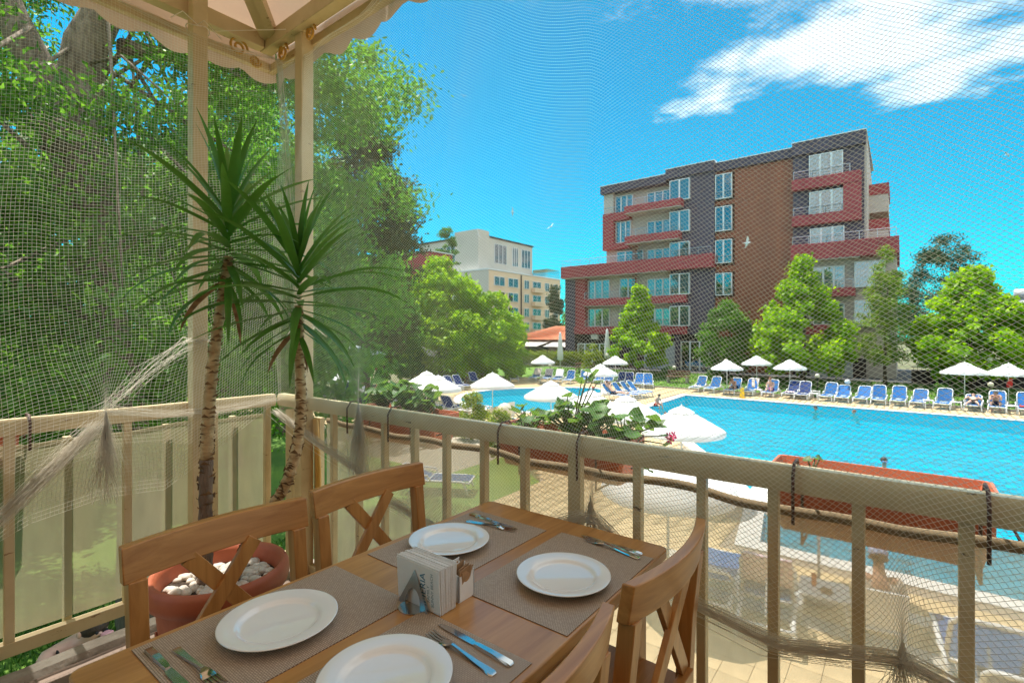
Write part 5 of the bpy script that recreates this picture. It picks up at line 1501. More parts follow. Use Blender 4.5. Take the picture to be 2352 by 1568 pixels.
# napkins in their steel holder, sugar sachets
nk = thing('napkin_stack', 'stack of white paper napkins printed in teal, upright in a steel holder', 'napkins', (-.89, .825, TZ))
nn = 34
for i in range(nn):
    y = .802 + .048 * i / (nn - 1); dx = rnd.uniform(-.0012, .0012); h = .104 + rnd.uniform(-.003, .002)
    sp = .010 * ((i / (nn - 1)) - .5)
    mb = MB().loft([[(-.965 + dx, y - .00068, TZ + .002), (-.822 + dx, y - .00068, TZ + .002), (-.822 + dx, y + .00068, TZ + .002), (-.965 + dx, y + .00068, TZ + .002)],
                    [(-.966 + dx, y + sp - .00075, TZ + h), (-.823 + dx, y + sp - .00075, TZ + h), (-.823 + dx, y + sp + .00075, TZ + h), (-.966 + dx, y + sp + .00075, TZ + h)]])
    first = mb.build('napkin', M['paper'], nk, world=True)
    if i == 0:
        up_ = Vector((0, sp, h)).normalized(); er = Matrix((up_, (-1, 0, 0), up_.cross(Vector((-1, 0, 0))))).transposed().to_euler()
        for tx, sz, xx, zz, mk in (('IMERIA', .025, -.868, .010, 'ink'), ('FAMILY', .012, -.855, .022, 'ink2'), ('SUNNY BEACH', .0115, -.842, .014, 'ink2')):
            text(tx, sz, M[mk], first, (xx, .802 - .0011 + sp * zz / h, TZ + zz), er, extrude=.0001)
hd = thing('napkin_holder', 'triangular folded steel napkin holder with cut out tongue', 'napkin holder', (-.905, .79, TZ))
def tri(y, sgn, cut):
    mb = MB(); t_ = .0012
    x0, x1, xa, zt = -.952, -.850, -.901, TZ + .086
    if not cut:
        return mb.loft([[(x0, y, TZ + .001), (x1, y, TZ + .001), (xa, y, zt)], [(x0, y + t_, TZ + .001), (x1, y + t_, TZ + .001), (xa, y + t_, zt)]])
    # front plate with an arched cut-out, built as a strip between the outline and the arch
    outer, inner = [], []
    for k in range(17):
        a = math.pi * k / 16; inner.append((xa - .026 * math.cos(a), TZ + .002 + .042 * math.sin(a)))
        u = k / 16; outer.append((x0 + (xa - x0) * u * 2, TZ + .001 + (zt - TZ) * u * 2) if u <= .5 else (xa + (x1 - xa) * (u - .5) * 2, zt - (zt - TZ - .001) * (u - .5) * 2))
    lean = lambda z: (z - TZ) * .10
    for k in range(16):
        q4 = [outer[k], outer[k + 1], inner[k + 1], inner[k]]
        mb.add([(x, y + lean(z), z) for x, z in q4] + [(x, y + t_ + lean(z), z) for x, z in q4], [(0, 3, 2, 1), (4, 5, 6, 7), (0, 1, 5, 4), (2, 3, 7, 6)])
    return mb
tri(.788, -1, True).build('front_plate', M['steel_brushed'], hd, world=True)
tri(.8565, 1, False).build('back_plate', M['steel_brushed'], hd, world=True)
bx(-.952, -.850, .7885, .857, TZ + .0005, TZ + .0017).build('base_plate', M['steel'], hd, world=True)
tg = MB(); rows = []
for k in range(13):
    a = math.pi * k / 12
    rows.append([(-.901 - .034 * math.cos(a), .788 - .030 * math.sin(a), TZ + .0006), (-.901 - .034 * math.cos(a), .788 - .030 * math.sin(a), TZ + .0030)])
tg.loft([[r_[0] for r_ in rows], [r_[1] for r_ in rows]]); tg.build('tongue', M['steel'], hd, world=True)

sb = thing('sugar_caddy', 'small white porcelain caddy holding sachets behind the napkins', 'caddy', (-.865, .895, TZ))
x0, x1, y0, y1, h = -.905, -.828, .868, .922, .064
wl = .004
for a in ((x0, x1, y0, y0 + wl), (x0, x1, y1 - wl, y1), (x0, x0 + wl, y0 + wl, y1 - wl)):
    bx(a[0], a[1], a[2], a[3], TZ + .0005, TZ + h).build('side', M['porcelain'], sb, world=True, bevel=.001)
sd_ = MB(); pr = []
for k in range(13):                                             # notched end
    y = y0 + (y1 - y0) * k / 12; d = abs(k - 6) / 6; pr.append((y, TZ + h - .022 * math.sqrt(max(0, 1 - (d / .62) ** 2)) if d < .62 else TZ + h))
rows = [[(x1 - wl, y, TZ + .0005), (x1, y, TZ + .0005), (x1, y, z), (x1 - wl, y, z)] for y, z in pr]
sd_.loft(rows).build('notched_end', M['porcelain'], sb, world=True)
bx(x0 + wl, x1 - wl, y0 + wl, y1 - wl, TZ + .0005, TZ + .003).build('bottom', M['porcelain'], sb, world=True)
for i in range(15):
    x = -.838 - .0038 * i + rnd.uniform(-.002, .002)
    mb = MB().loft([[(-.0016, -.019, 0), (.0016, -.019, 0), (.0016, .019, 0), (-.0016, .019, 0)], [(-.0030, -.018, .035), (.0030, -.018, .035), (.0030, .018, .035), (-.0030, .018, .035)], [(-.0006, -.0195, .064), (.0006, -.0195, .064), (.0006, .0195, .064), (-.0006, .0195, .064)]])
    o = mb.build('sugar_sachet', M['kraft'] if i < 10 else M['sachet']); o.location = (x, .895 + rnd.uniform(-.004, .004), TZ + .006 + rnd.uniform(0, .014)); o.rotation_euler = (rnd.uniform(-.22, .22), R(12) + rnd.uniform(-.2, .25), rnd.uniform(-.3, .3))
    tag(o, 'brown paper sugar sachet standing in the white caddy' if i < 10 else 'white sachet standing at the back of the white caddy', 'sachet', 'brown sachets in the caddy' if i < 10 else 'white sachets in the caddy')

# ------------------------------------------------------------------ poolside furniture
def lounger_proto(sling, back_ang=52, name='sun_lounger'):
    """local: foot end at y=0, head towards +y"""
    t = thing(name, 'x', 'sun lounger')
    ang = R(back_ang); hy, hz = 1.08, .33
    fr_ = MB()
    for s in (-1, 1):
        x = s * .32
        fr_.tube([(x, 0.0, .30), (x, .25, .33), (x, hy, .33), (x, 1.85, .31)], .03, 7)
    for y in (.02, .75, hy, 1.84): fr_.tube([(-.32, y, .31), (.32, y, .31)], .025, 7)
    fr_.build('frame', M['white_plastic'], t, smooth='all')
    for s in (-1, 1):
        for y, dy in ((.18, -.13), (1.62, .12)):
            MB().tube([(s * .31, y, .32), (s * .33, y + dy * .6, .18), (s * .35, y + dy, 0.02)], [.035, .03, .028], 7).build('leg', M['white_plastic'], t, smooth='all')
        MB().tube([(s * .35, hy - .1, .34), (s * .37, hy - .02, .47), (s * .36, hy + .25, .50), (s * .34, hy + .42, .40)], [.022, .026, .024, .02], 6).build('armrest', M['white_plastic'], t, smooth='all')
    MB().grid([[(x, y, .345 - .03 * math.cos(x / .3 * math.pi / 2) + .006) for y in np.linspace(.04, hy - .02, 8)] for x in np.linspace(-.29, .29, 7)][::-1]).build('seat_sling', M[sling], t, smooth='all')
    bl = .80; d = Vector((0, math.cos(ang), math.sin(ang)))
    bf = MB(); o0 = Vector((0, hy, hz))
    path = [o0 + Vector((-.31, 0, 0)), o0 + d * (bl - .12) + Vector((-.31, 0, 0)), o0 + d * (bl - .02) + Vector((-.26, 0, 0)), o0 + d * bl + Vector((-.12, 0, 0)), o0 + d * bl + Vector((.12, 0, 0)), o0 + d * (bl - .02) + Vector((.26, 0, 0)), o0 + d * (bl - .12) + Vector((.31, 0, 0)), o0 + Vector((.31, 0, 0))]
    bf.tube(path, .026, 7); bf.build('back_frame', M['white_plastic'], t, smooth='all')
    nrm = Vector((0, -math.sin(ang), math.cos(ang)))
    MB().grid([[o0 + d * s_ + Vector((x * (1 if s_ < bl - .1 else .86), 0, 0)) - nrm * .02 * math.cos(x / .28 * math.pi / 2) for s_ in np.linspace(.03, bl - .01, 8)] for x in np.linspace(-.285, .285, 7)][::-1]).build('back_sling', M[sling], t, smooth='all')
    MB().tube([o0 + d * .45 + Vector((0, .02, -.02)), (0, hy + .55, .33)], .015, 6).build('back_prop', M['white_plastic'], t)
    return t
protos = {}
GL = 'sun loungers round the pools'
def lounger(label, x, y, face, kind='sling', ang=52, z=0.02):
    """x, y: foot end; face: heading of the feet in degrees (0 = towards -y)"""
    key = (kind, ang)
    if key not in protos:
        protos[key] = lounger_proto(kind, ang); o = protos[key]
    else: o = copy_tree(protos[key])
    o.location = (x, y, z); o.rotation_euler = (0, 0, R(face)); o['label'] = label; o['category'] = 'sun lounger'; o['group'] = GL
    return o
# far row facing the main pool, left to right
row_x = [-11.16, -10.15, -8.84, -7.78, -6.6, -5.52, -4.79, -3.57, -2.75, -1.9, -1.05, -.2, .62, 1.6, 2.81, 3.72, 4.75]
row_lab = ['blue lounger with a white towel, first of the row behind the pool corner', 'blue lounger, second of the row behind the pool corner', 'lounger under the seated woman by the yellow sign',
           'lounger with a beige towel right of the yellow sign', 'lounger under the woman in the purple bikini', 'dark blue lounger with a cloth on it, right of the purple bikini', 'dark blue lounger left of the white side table',
           'blue lounger right of the white side table', 'low blue lounger under the clear ball, second right of the side table', 'blue lounger, third right of the low white side table', 'tall blue lounger, fourth right of the low white side table',
           'tall blue lounger, fifth right of the low white side table', 'low blue lounger, sixth right of the low white side table', 'blue lounger between two white side tables', 'lounger under the woman lying face down', 'lounger under the man leaning forward', 'lounger with a red towel at the right edge']
for i, (x, lab) in enumerate(zip(row_x, row_lab)):
    low = i in (8, 9, 12)
    lounger(lab, x, 34.35 + rnd.uniform(-.15, .15), rnd.uniform(-5, 5) - 6, 'sling_dark' if i in (5, 6) else 'sling', (30 if i in (14,) else 44 if low else 58))
# row behind the small pool
for i, (x, y) in enumerate([(-24.1, 33.9), (-22.85, 33.75), (-21.8, 33.75), (-20.7, 33.7), (-19.95, 35.1), (-18.75, 35.1), (-17.75, 34.9), (-16.75, 34.75), (-16.0, 34.7), (-15.15, 34.4), (-14.3, 34.45)]):
    lounger(ORD[i] + ' lounger from the left in the row behind the small pool', x, y, 14 if i < 4 else rnd.uniform(-8, 8) + 18, 'sling_dark' if i in (7, 8) else 'sling', 56)
# four side-on loungers between the pools
for i, (x, y) in enumerate([(-12.6, 27.4), (-12.45, 28.4), (-12.35, 29.3), (-12.3, 30.15)]):
    lounger(('lounger under the sunbathing man between the two pools', 'nearest empty side-on lounger between the two pools', 'middle empty side-on lounger between the two pools', 'farthest empty side-on lounger between the two pools')[i], x, y, 90, 'sling', 50)
# loungers left of and below the small pool
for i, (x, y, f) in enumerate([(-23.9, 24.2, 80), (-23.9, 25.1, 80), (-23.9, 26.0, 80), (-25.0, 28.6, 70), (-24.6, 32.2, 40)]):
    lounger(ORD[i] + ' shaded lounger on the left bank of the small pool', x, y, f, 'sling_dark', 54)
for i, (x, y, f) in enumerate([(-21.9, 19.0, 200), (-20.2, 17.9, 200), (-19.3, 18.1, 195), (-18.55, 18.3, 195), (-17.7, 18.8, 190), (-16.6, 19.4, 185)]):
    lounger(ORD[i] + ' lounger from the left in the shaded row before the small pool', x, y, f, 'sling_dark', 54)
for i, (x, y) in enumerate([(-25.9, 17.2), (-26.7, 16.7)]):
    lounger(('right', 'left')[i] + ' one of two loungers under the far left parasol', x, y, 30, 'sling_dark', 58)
lounger('blue lounger beside the child under the round parasol', -9.9, 15.2, 150, 'sling', 60)
lounger('blue lounger standing on the lawn below the railing', -8.5, 9.4, 120, 'sling', 20)
# close ones under the terrace, seen from behind through the cloth
l1 = lounger('lounger with a printed towel over its back, seen from behind under the terrace', -1.62, 8.75, 188, 'sling', 60)
l2 = lounger('lounger beside the printed towel one, a dark garment on it', -2.35, 8.9, 186, 'sling', 30)
lounger('blue lounger at the lower right, seen from behind through the cloth', .62, 8.6, 184, 'sling', 56)
lounger('white backed lounger at the lower right corner', .95, 7.75, 178, 'sling_back', 52)

def towel(label, x, y, face, m, ang=58, part='back', z=0.02):
    a = R(ang); o0 = Vector((0, 1.08, .355)); d = Vector((0, math.cos(a), math.sin(a))); nr = Vector((0, -math.sin(a), math.cos(a)))
    P = []
    for i in range(9):
        xx = -.30 + .60 * i / 8; row_ = []
        if part == 'back':
            for s in np.linspace(.1, .80, 7): row_.append(o0 + d * s + nr * (.02 + .012 * math.sin(xx * 22 + s * 5)) + Vector((xx, 0, 0)))
            for s in (.03, .09): row_.append(o0 + d * (.83 - s * .2) - nr * (.03 + s * .1) + Vector((xx, 0, 0)))
            for s in np.linspace(.15, .5, 4): row_.append(o0 + d * (.80 - s) - nr * .045 + Vector((xx, 0, 0)))
        else:
            for s in np.linspace(.35, .9, 9): row_.append(Vector((xx * .8, s, .375 + .035 * abs(math.sin(xx * 15 + s * 9)))))
        P.append(row_)
    ob = MB().grid(P).build('towel', M[m], smooth='all')
    sm_ = ob.modifiers.new('solid', 'SOLIDIFY'); sm_.thickness = .012
    ob.location = (x, y, z); ob.rotation_euler = (0, 0, R(face))
    tag(ob, label, 'towel')
towel('beige towel over the lounger right of the yellow sign', -7.78, 34.35, -6, 'towel')
towel('white towel bundled on the first lounger behind the pool corner', -11.16, 34.35, -6, 'towel_white', part='seat')
towel('pale cloth on the dark blue lounger right of the purple bikini', -5.52, 34.35, -6, 'towel_print', part='seat')
towel('beige towel over the leftmost lounger behind the small pool', -24.1, 33.9, 14, 'towel', 56)
towel('pale towel over the third lounger behind the small pool', -21.8, 33.75, 14, 'towel_white', 56)
towel('grey towel over the second lounger behind the small pool', -22.85, 33.75, 14, 'sling_back', 56)
towel('printed towel hung over the lounger back under the terrace', -1.62, 8.75, 188, 'towel_print', 60)
towel('red towel on the lounger at the right edge', 4.75, 34.35, -6, 'red', part='seat')

def parasol(label, x, y, m='parasol', z0=0.02, rim=1.70, top=2.22, rad=.98, rz=.2, group='open white parasols'):
    t = thing('parasol', label, 'parasol', (x, y, z0), rz, group)
    MB().tube([(0, 0, 0), (0, 0, top + .03)], .021, 10).build('pole', M['pole'], t, smooth='all')
    MB().lathe([(.001, .10), (.05, .10), (.24, .07), (.25, 0), (.001, 0)], 20).build('base', M['concrete'], t, smooth=True)
    n = 8; ns = 6; cp = MB(); rows = []
    for k in range(n * ns):
        a = 2 * math.pi * k / (n * ns); ph = (k % ns) / ns; dip = math.sin(math.pi * ph)
        row_ = []
        for u in np.linspace(0.02, 1, 8):
            r_ = rad * u * (1 - .045 * dip * u); z = top - (top - rim) * (u ** 1.1) - .025 * dip * u * (1 - u) * 2 + .012 * dip * u
            row_.append((r_ * math.cos(a), r_ * math.sin(a), z))
        r_ = rad * (1 - .045 * dip) * 1.005
        row_.append((r_ * math.cos(a), r_ * math.sin(a), rim - .10 - .03 * dip + .012 * dip))
        rows.append(row_)
    rows.append(rows[0]); cp.grid(rows); o = cp.build('canopy', M[m], t, smooth='all')
    for k in range(n):
        a = 2 * math.pi * k / n
        MB().tube([(.03 * math.cos(a), .03 * math.sin(a), top - .03), (rad * .98 * math.cos(a), rad * .98 * math.sin(a), rim - .012)], .008, 5).build('rib', M['pole'], t)
    MB().tube([(0, 0, top), (0, 0, top + .07)], [.03, .012], 8).build('finial', M['pole'], t)
    MB().lathe([(.30, top - .115), (.22, top - .06), (.02, top + .025)], 24).build('vent_cap', M[m], t, smooth='all')
    return t
PS = [((-22.33, 32.9), 'open parasol left of the closed one behind the small pool'), ((-13.4, 25.5), 'open parasol beside the sunbathing man'), ((-17.4, 35.5), 'open parasol before the pointed plane tree'),
      ((-10.1, 15.4), 'parasol over the seated child at the near edge of the small pool'), ((-7.46, 13.6), 'broad white parasol behind the geraniums'), ((-6.1, 13.1), 'parasol overlapping right of the broad one behind the geraniums'), ((-4.14, 11.94), 'parasol standing at the left corner of the main pool'),
      ((-2.75, 7.35), 'parasol below the railing seen through the cloth'), ((-.98, 8.73), 'parasol behind the empty window box'),
      ((-9.0, 34.5), 'leftmost parasol of the three behind the yellow sign'), ((-8.0, 38.2), 'middle parasol of the three behind the yellow sign'), ((-5.72, 36.7), 'right hand parasol of the three behind the yellow sign'),
      ((2.75, 37.6), 'wide parasol behind the woman lying face down'), ((4.5, 37.6), 'parasol at the right picture edge'),
      ((-22.1, 14.1), 'shaded parasol left of the bent yucca trunk'), ((-17.2, 15.9), 'rear one of two overlapping shaded parasols by the small pool'), ((-15.1, 14.6), 'front one of two overlapping shaded parasols by the small pool'), ((-14.2, 17.0), 'shaded parasol standing over the left end of the small pool')]
pr0 = None
for i, ((x, y), lab) in enumerate(PS):
    z0 = max(.02, bank_z(x, y)) if y > 36.1 else .02
    if pr0 is None: pr0 = parasol(lab, x, y, z0=z0)
    else:
        o = copy_tree(pr0); o.location = (x, y, z0); o['label'] = lab; o.rotation_euler = (0, 0, rnd.uniform(0, .78))
        if i == 12: o.scale = (1.12, 1.12, 1.0)
        if i == 8: o.scale = (1.0, 1.0, .87)
def closed_parasol(label, x, y, z, h):
    t = thing('closed_parasol', label, 'parasol', (x, y, z), 0, 'closed parasols')
    MB().tube([(0, 0, 0), (0, 0, h)], .035, 10).build('pole', M['pole'], t, smooth='all')
    rows = []
    for u, r_ in ((.30, .16), (.33, .25), (.5, .24), (.8, .16), (.97, .09), (1, .03)):
        rows.append([(r_ * (1 + .18 * math.sin(8 * a)) * math.cos(a), r_ * (1 + .18 * math.sin(8 * a)) * math.sin(a), h * u) for a in np.linspace(0, 2 * math.pi, 49)[:-1]])
    MB().loft(rows).build('folded_canopy', M['parasol'], t, smooth='all')
    MB().lathe([(.001, .1), (.3, .1), (.3, 0), (.001, 0)], 16).build('base', M['concrete'], t)
closed_parasol('tall closed white parasol before the hedge', -25.2, 40.0, .35, 3.75)
closed_parasol('closed parasol half hidden by the pointed plane tree', -21.3, 41.8, .5, 3.9)

def side_table(label, x, y, rz=0.0, s=1.0):
    t = thing('side_table', label, 'side table', (x, y, .02), rz, 'low white side tables')
    MB().prism(arc_rect(-.23 * s, .23 * s, -.23 * s, .23 * s, .05), .40, .43).build('top', M['white_plastic'], t, bevel=.008)
    for a in (-1, 1):
        for b in (-1, 1):
            MB().tube([(a * .19 * s, b * .19 * s, .40), (a * .22 * s, b * .22 * s, 0)], [.03, .022], 7).build('leg', M['white_plastic'], t, smooth='all')
    return t
side_table('low white side table between the dark blue and the first bright loungers', -4.15, 34.6)
side_table('white side table behind the far row beside a lamp', -4.2, 36.0)
side_table('low white side table left of the woman lying face down', 2.2, 34.7)
side_table('low white side table left of the tenth blue lounger', 1.1, 34.8)
side_table('white side table right of the man leaning forward', 4.25, 34.6)
side_table('white side table beside the beige towel lounger', -7.2, 34.8)
nt_ = side_table('white table with cups and an ashtray between the loungers under the terrace', -.86, 8.2, .1, 1.3)
def tumbler(label, x, y, z, r_, h, m, nm):
    tag(MB().lathe([(.001, 0), (r_ * .8, 0), (r_, h), (r_ * .9, h), (r_ * .72, .012), (.001, .012)], 16, (x, y, z)).build(nm, M[m], smooth=True), label, nm.split('_')[-1])
tumbler('orange bottle shaped cup on the white table under the terrace', -.98, 8.22, .45, .035, .16, 'orange', 'plastic_cup')
tumbler('shallow brown ashtray on the white table under the terrace', -.82, 8.1, .45, .08, .035, 'picnic', 'ashtray')

def lamp(label, x, y, z, h, r_=.14):
    t = thing('globe_lamp', label, 'lamp', (x, y, z), 0, 'garden globe lamps')
    MB().tube([(0, 0, 0), (0, 0, h)], [.035, .025], 8).build('post', M['dark_metal'], t, smooth='all')
    MB().lathe([(.001, h - .02), (.07, h - .02), (.06, h + .03), (.001, h + .03)], 12).build('collar', M['dark_metal'], t)
    MB().ball((0, 0, h + r_ * .9), r_, 12, 20).build('globe', M['globe'], t, smooth='all')
for (x, y, h, lab) in ((-19.4, 38.0, 1.9, 'globe lamp beside the golden shrub'), (-24.6, 37.4, .9, 'low globe lamp by the closed parasol'), (-27.0, 34.6, .7, 'low globe lamp at the left of the grass'), (-30.2, 41.0, 2.0, 'globe lamp before the hedge'),
                       (-10.2, 38.8, 1.6, 'globe lamp between the first two parasols behind the sign'), (-14.2, 39.3, .9, 'low globe lamp by the stone bench'), (-4.3, 37.6, 1.0, 'low globe lamp behind the dark blue loungers'), (3.9, 38.5, .8, 'low globe lamp behind the leaning man'), (4.0, 40.0, 2.0, 'globe lamp above the right edge parasol')):
    lamp(lab, x, y, bank_z(x, y) if y > 36.1 else 0.0, h)
gl = thing('garden_sphere', 'cream globe lamp lying low beyond the rail between the bushes', 'lamp', (-14.7, 18.5, .02))
MB().ball((0, 0, .36), .36, 14, 24).build('globe', M['globe'], gl, smooth='all'); MB().lathe([(.001, .05), (.2, .05), (.2, 0), (.001, 0)], 16).build('base', M['concrete'], gl)
lw = thing('pool_wall', 'low curved white wall at the near end of the small pool', 'wall', (-15.3, 18.9, 0))
wp = []
for i in range(12):
    u = i / 11; wp.append((-15.9 + 1.1 * u, 18.5 + .75 * u - .2 * math.sin(u * math.pi), .25 + .45 * u))
MB().loft([[(x - .05, y - .08, .0), (x + .05, y + .08, .0), (x + .05, y + .08, z), (x - .05, y - .08, z)] for x, y, z in wp]).build('wall', M['coping'], lw, world=True)

ws = thing('wet_floor_sign', 'yellow folding wet floor sign at the far pool edge', 'sign', (-7.75, 33.1, .02), .2)
for s in (-1, 1):
    MB().loft([[(-.15, s * .16 - .012, 0), (.15, s * .16 - .012, 0), (.15, s * .16 + .012, 0), (-.15, s * .16 + .012, 0)], [(-.09, s * .012 - .011, .62), (.09, s * .012 - .011, .62), (.09, s * .012 + .011, .62), (-.09, s * .012 + .011, .62)]]).build('panel', M['yellow'], ws)
MB().tube([(-.05, 0, .62), (0, 0, .68), (.05, 0, .62)], .012, 6).build('handle', M['yellow'], ws)
text('!', .3, M['dark_metal'], ws, (-7.79, 33.0, .17), (R(76), 0, .2))

def picnic(label, x, y, rz, z=0.02):
    t = thing('picnic_table', label, 'picnic table', (x, y, z), rz, 'brown picnic tables')
    for k in range(5): bx(-.9, .9, -.37 + .15 * k, -.37 + .15 * k + .14, .72, .76).build('plank', M['picnic'], t)
    for s in (-1, 1):
        bx(-.9, .9, s * .72 - .13, s * .72 + .13, .43, .47).build('bench', M['picnic'], t)
        MB().bar((s * .65, -.72, 0), (s * .65, -.2, .72), .06, .08).build('leg', M['picnic'], t); MB().bar((s * .65, .72, 0), (s * .65, .2, .72), .06, .08).build('leg', M['picnic'], t)
        MB().bar((s * .65 + .05, -.75, .40), (s * .65 + .05, .75, .40), .05, .07).build('cross_bar', M['picnic'], t)
picnic('picnic table left of the golden shrub', -23.2, 41.0, .3, .45); picnic('picnic table right of the golden shrub', -19.2, 42.0, .2, .52)
picnic('picnic table in the shade left of the small pool', -28.0, 27.6, .9); picnic('second picnic table in the shade left of the small pool', -27.2, 30.2, .9)
sbn = thing('stone_bench', 'grey bench with brown back slats before the pale panel', 'bench', (-13.6, 38.4, .2), .1)
for s in (-1, 1): MB().prism([(s * .7 - .08, -.3), (s * .7 + .08, -.3), (s * .7 + .08, .3), (s * .7 - .08, .3)], 0, .45).build('leg', M['concrete'], sbn, bevel=.02)
for k in range(3): bx(-.85, .85, -.27 + k * .19, -.11 + k * .19, .45, .50).build('slat', M['picnic'], sbn)
for k in range(2): bx(-.85, .85, .32 + k * .04, .36 + k * .04, .58 + k * .2, .72 + k * .2).build('back_slat', M['picnic'], sbn)
for s in (-1, 1): MB().bar((s * .6, .31, .45), (s * .6, .42, .95), .05).build('back_post', M['concrete'], sbn)

# black fence, inflatable slide and red marker at the right
fc = thing('metal_fence', 'low black metal fence behind the right hand trees', 'fence', (6, 43.6, .6))
for i in range(60):
    x = .6 + i * .22; MB().tube([(x, 43.6, .6), (x, 43.6, 1.75)], .012, 5).build('bar', M['dark_metal'], fc, world=True)
for z in (.75, 1.7): MB().tube([(.5, 43.6, z), (13.8, 43.6, z)], .018, 6).build('rail', M['dark_metal'], fc, world=True)
bx(.5, 13.8, 43.68, 43.75, .6, 1.5).build('backing_panel', M['dark_wall'], fc, world=True)
sl = thing('inflatable_slide', 'tall inflatable slide in grey, green and dark blue at the right edge', 'slide', (7.6, 56, 0))
for k in range(9):
    MB().tube([(6.9, 55 - k * .12, 7.0 - k * .78), (8.9, 55 - k * .12, 7.0 - k * .78)], .42, 12).build('rib', M['slide_grey'] if k < 4 else M['slide_blue'], sl, smooth='all', world=True)
MB().tube([(7.0, 53.6, 0), (7.0, 53.9, 2.5), (7.05, 54.4, 4.6), (7.2, 54.6, 5.6)], [.5, .5, .45, .3], 14).build('side_tube', M['slide_green'], sl, smooth='all', world=True)
MB().tube([(8.8, 53.6, 0), (8.8, 54.2, 4.0), (8.8, 54.8, 7.2)], [.5, .5, .4], 14).build('side_tube', M['slide_blue'], sl, smooth='all', world=True)
bx(6.8, 9.2, 55.6, 58.5, 0, 6.8).build('tower', M['slide_blue'], sl, world=True, bevel=.3)
rm = thing('life_vest', 'red life vest hung on the pole at the right edge', 'life vest', (4.52, 37.5, 1.1))
MB().loft([[(-.10, -.03, 0), (.12, -.03, 0), (.12, .03, 0), (-.10, .03, 0)], [(-.12, -.035, .18), (.13, -.035, .2), (.13, .035, .2), (-.12, .035, .18)], [(.02, -.025, .5), (.12, -.025, .5), (.12, .025, .5), (.02, .025, .5)]]).build('vest', M['red'], rm, bevel=.01)
bl_ = tag(MB().ball((-2.55, 35.7, 1.12), .15, 12, 18).build('beach_ball', M['tarp'], smooth='all'), 'pale blue ball on top of the low blue lounger', 'ball')

# ------------------------------------------------------------------ people
def mirror(d):
    out = {}
    for k, p in d.items():
        if k.endswith('_'):
            out[k + 'l'] = p; out[k + 'r'] = (-p[0], p[1], p[2])
        else: out[k] = p
    return out
POSE = {
 'stand': mirror(dict(pelvis=(0, 0, .93), spine=(0, .01, 1.12), chest=(0, 0, 1.30), neck=(0, 0, 1.45), head=(0, -.015, 1.60), hip_=(.09, 0, .88), knee_=(.10, -.02, .49), ankle_=(.10, .03, .09), toe_=(.11, -.13, .035), sho_=(.17, 0, 1.39), elb_=(.23, .03, 1.11), wri_=(.23, -.08, .88))),
 'sit': mirror(dict(pelvis=(0, .04, .47), spine=(0, .06, .64), chest=(0, .0, .82), neck=(0, -.05, .96), head=(0, -.10, 1.09), hip_=(.09, 0, .44), knee_=(.13, -.40, .49), ankle_=(.12, -.46, .10), toe_=(.12, -.61, .04), sho_=(.17, -.01, .90), elb_=(.23, -.08, .66), wri_=(.13, -.30, .60))),
 'lean': mirror(dict(pelvis=(0, .06, .47), spine=(0, .0, .63), chest=(0, -.14, .77), neck=(0, -.26, .86), head=(0, -.36, .95), hip_=(.09, 0, .44), knee_=(.17, -.40, .50), ankle_=(.15, -.42, .10), toe_=(.16, -.57, .04), sho_=(.18, -.16, .84), elb_=(.20, -.36, .62), wri_=(.07, -.46, .76))),
 'recline': mirror(dict(pelvis=(0, .96, .46), spine=(0, 1.10, .57), chest=(0, 1.22, .73), neck=(0, 1.31, .88), head=(0, 1.34, 1.02), hip_=(.09, .90, .45), knee_=(.11, .50, .52), ankle_=(.11, .08, .43), toe_=(.12, .0, .55), sho_=(.18, 1.26, .82), elb_=(.34, 1.30, .98), wri_=(.14, 1.42, 1.10))),
 'prone': mirror(dict(pelvis=(0, .78, .49), spine=(0, .95, .50), chest=(0, 1.15, .56), neck=(0, 1.32, .66), head=(0, 1.44, .74), hip_=(.10, .72, .47), knee_=(.17, .32, .44), ankle_=(.22, -.06, .43), toe_=(.24, -.18, .38), sho_=(.18, 1.22, .60), elb_=(.33, 1.32, .52), wri_=(.22, 1.52, .62))),
 'swim': mirror(dict(pelvis=(0, .25, -.62), spine=(0, .2, -.45), chest=(0, .12, -.25), neck=(0, .03, -.07), head=(0, 0, .075), hip_=(.09, .26, -.68), knee_=(.1, .2, -1.0), ankle_=(.1, .4, -1.2), toe_=(.1, .45, -1.3), sho_=(.17, .06, -.14), elb_=(.36, -.08, -.12), wri_=(.42, -.32, -.10))),
 'swim_high': mirror(dict(pelvis=(0, .10, -.42), spine=(0, .08, -.24), chest=(0, .05, -.04), neck=(0, .0, .13), head=(0, -.01, .28), hip_=(.09, .1, -.5), knee_=(.1, .05, -.85), ankle_=(.1, .2, -1.2), toe_=(.1, .08, -1.28), sho_=(.18, .02, .06), elb_=(.30, .05, -.18), wri_=(.34, -.15, -.28))),
 'edge': mirror(dict(pelvis=(0, .06, .12), spine=(0, .02, .28), chest=(0, -.06, .44), neck=(0, -.13, .57), head=(0, -.22, .68), hip_=(.09, 0, .09), knee_=(.11, -.40, .10), ankle_=(.11, -.46, -.26), toe_=(.11, -.60, -.3), sho_=(.15, -.06, .51), elb_=(.20, -.12, .30), wri_=(.16, -.30, .14))),
}
EDGE = [('pelvis', 'spine'), ('spine', 'chest'), ('chest', 'neck'), ('neck', 'head')] + [e for s in 'lr' for e in (('pelvis', 'hip_' + s), ('hip_' + s, 'knee_' + s), ('knee_' + s, 'ankle_' + s), ('ankle_' + s, 'toe_' + s), ('chest', 'sho_' + s), ('sho_' + s, 'elb_' + s), ('elb_' + s, 'wri_' + s))]
RAD = dict(pelvis=.115, spine=.105, chest=.115, neck=.052, head=.088, crown=.078, nose=.016, hip=.085, knee=.054, ankle=.036, toe=.028, sho=.055, elb=.037, wri=.025, palm=.027, fing=.009)
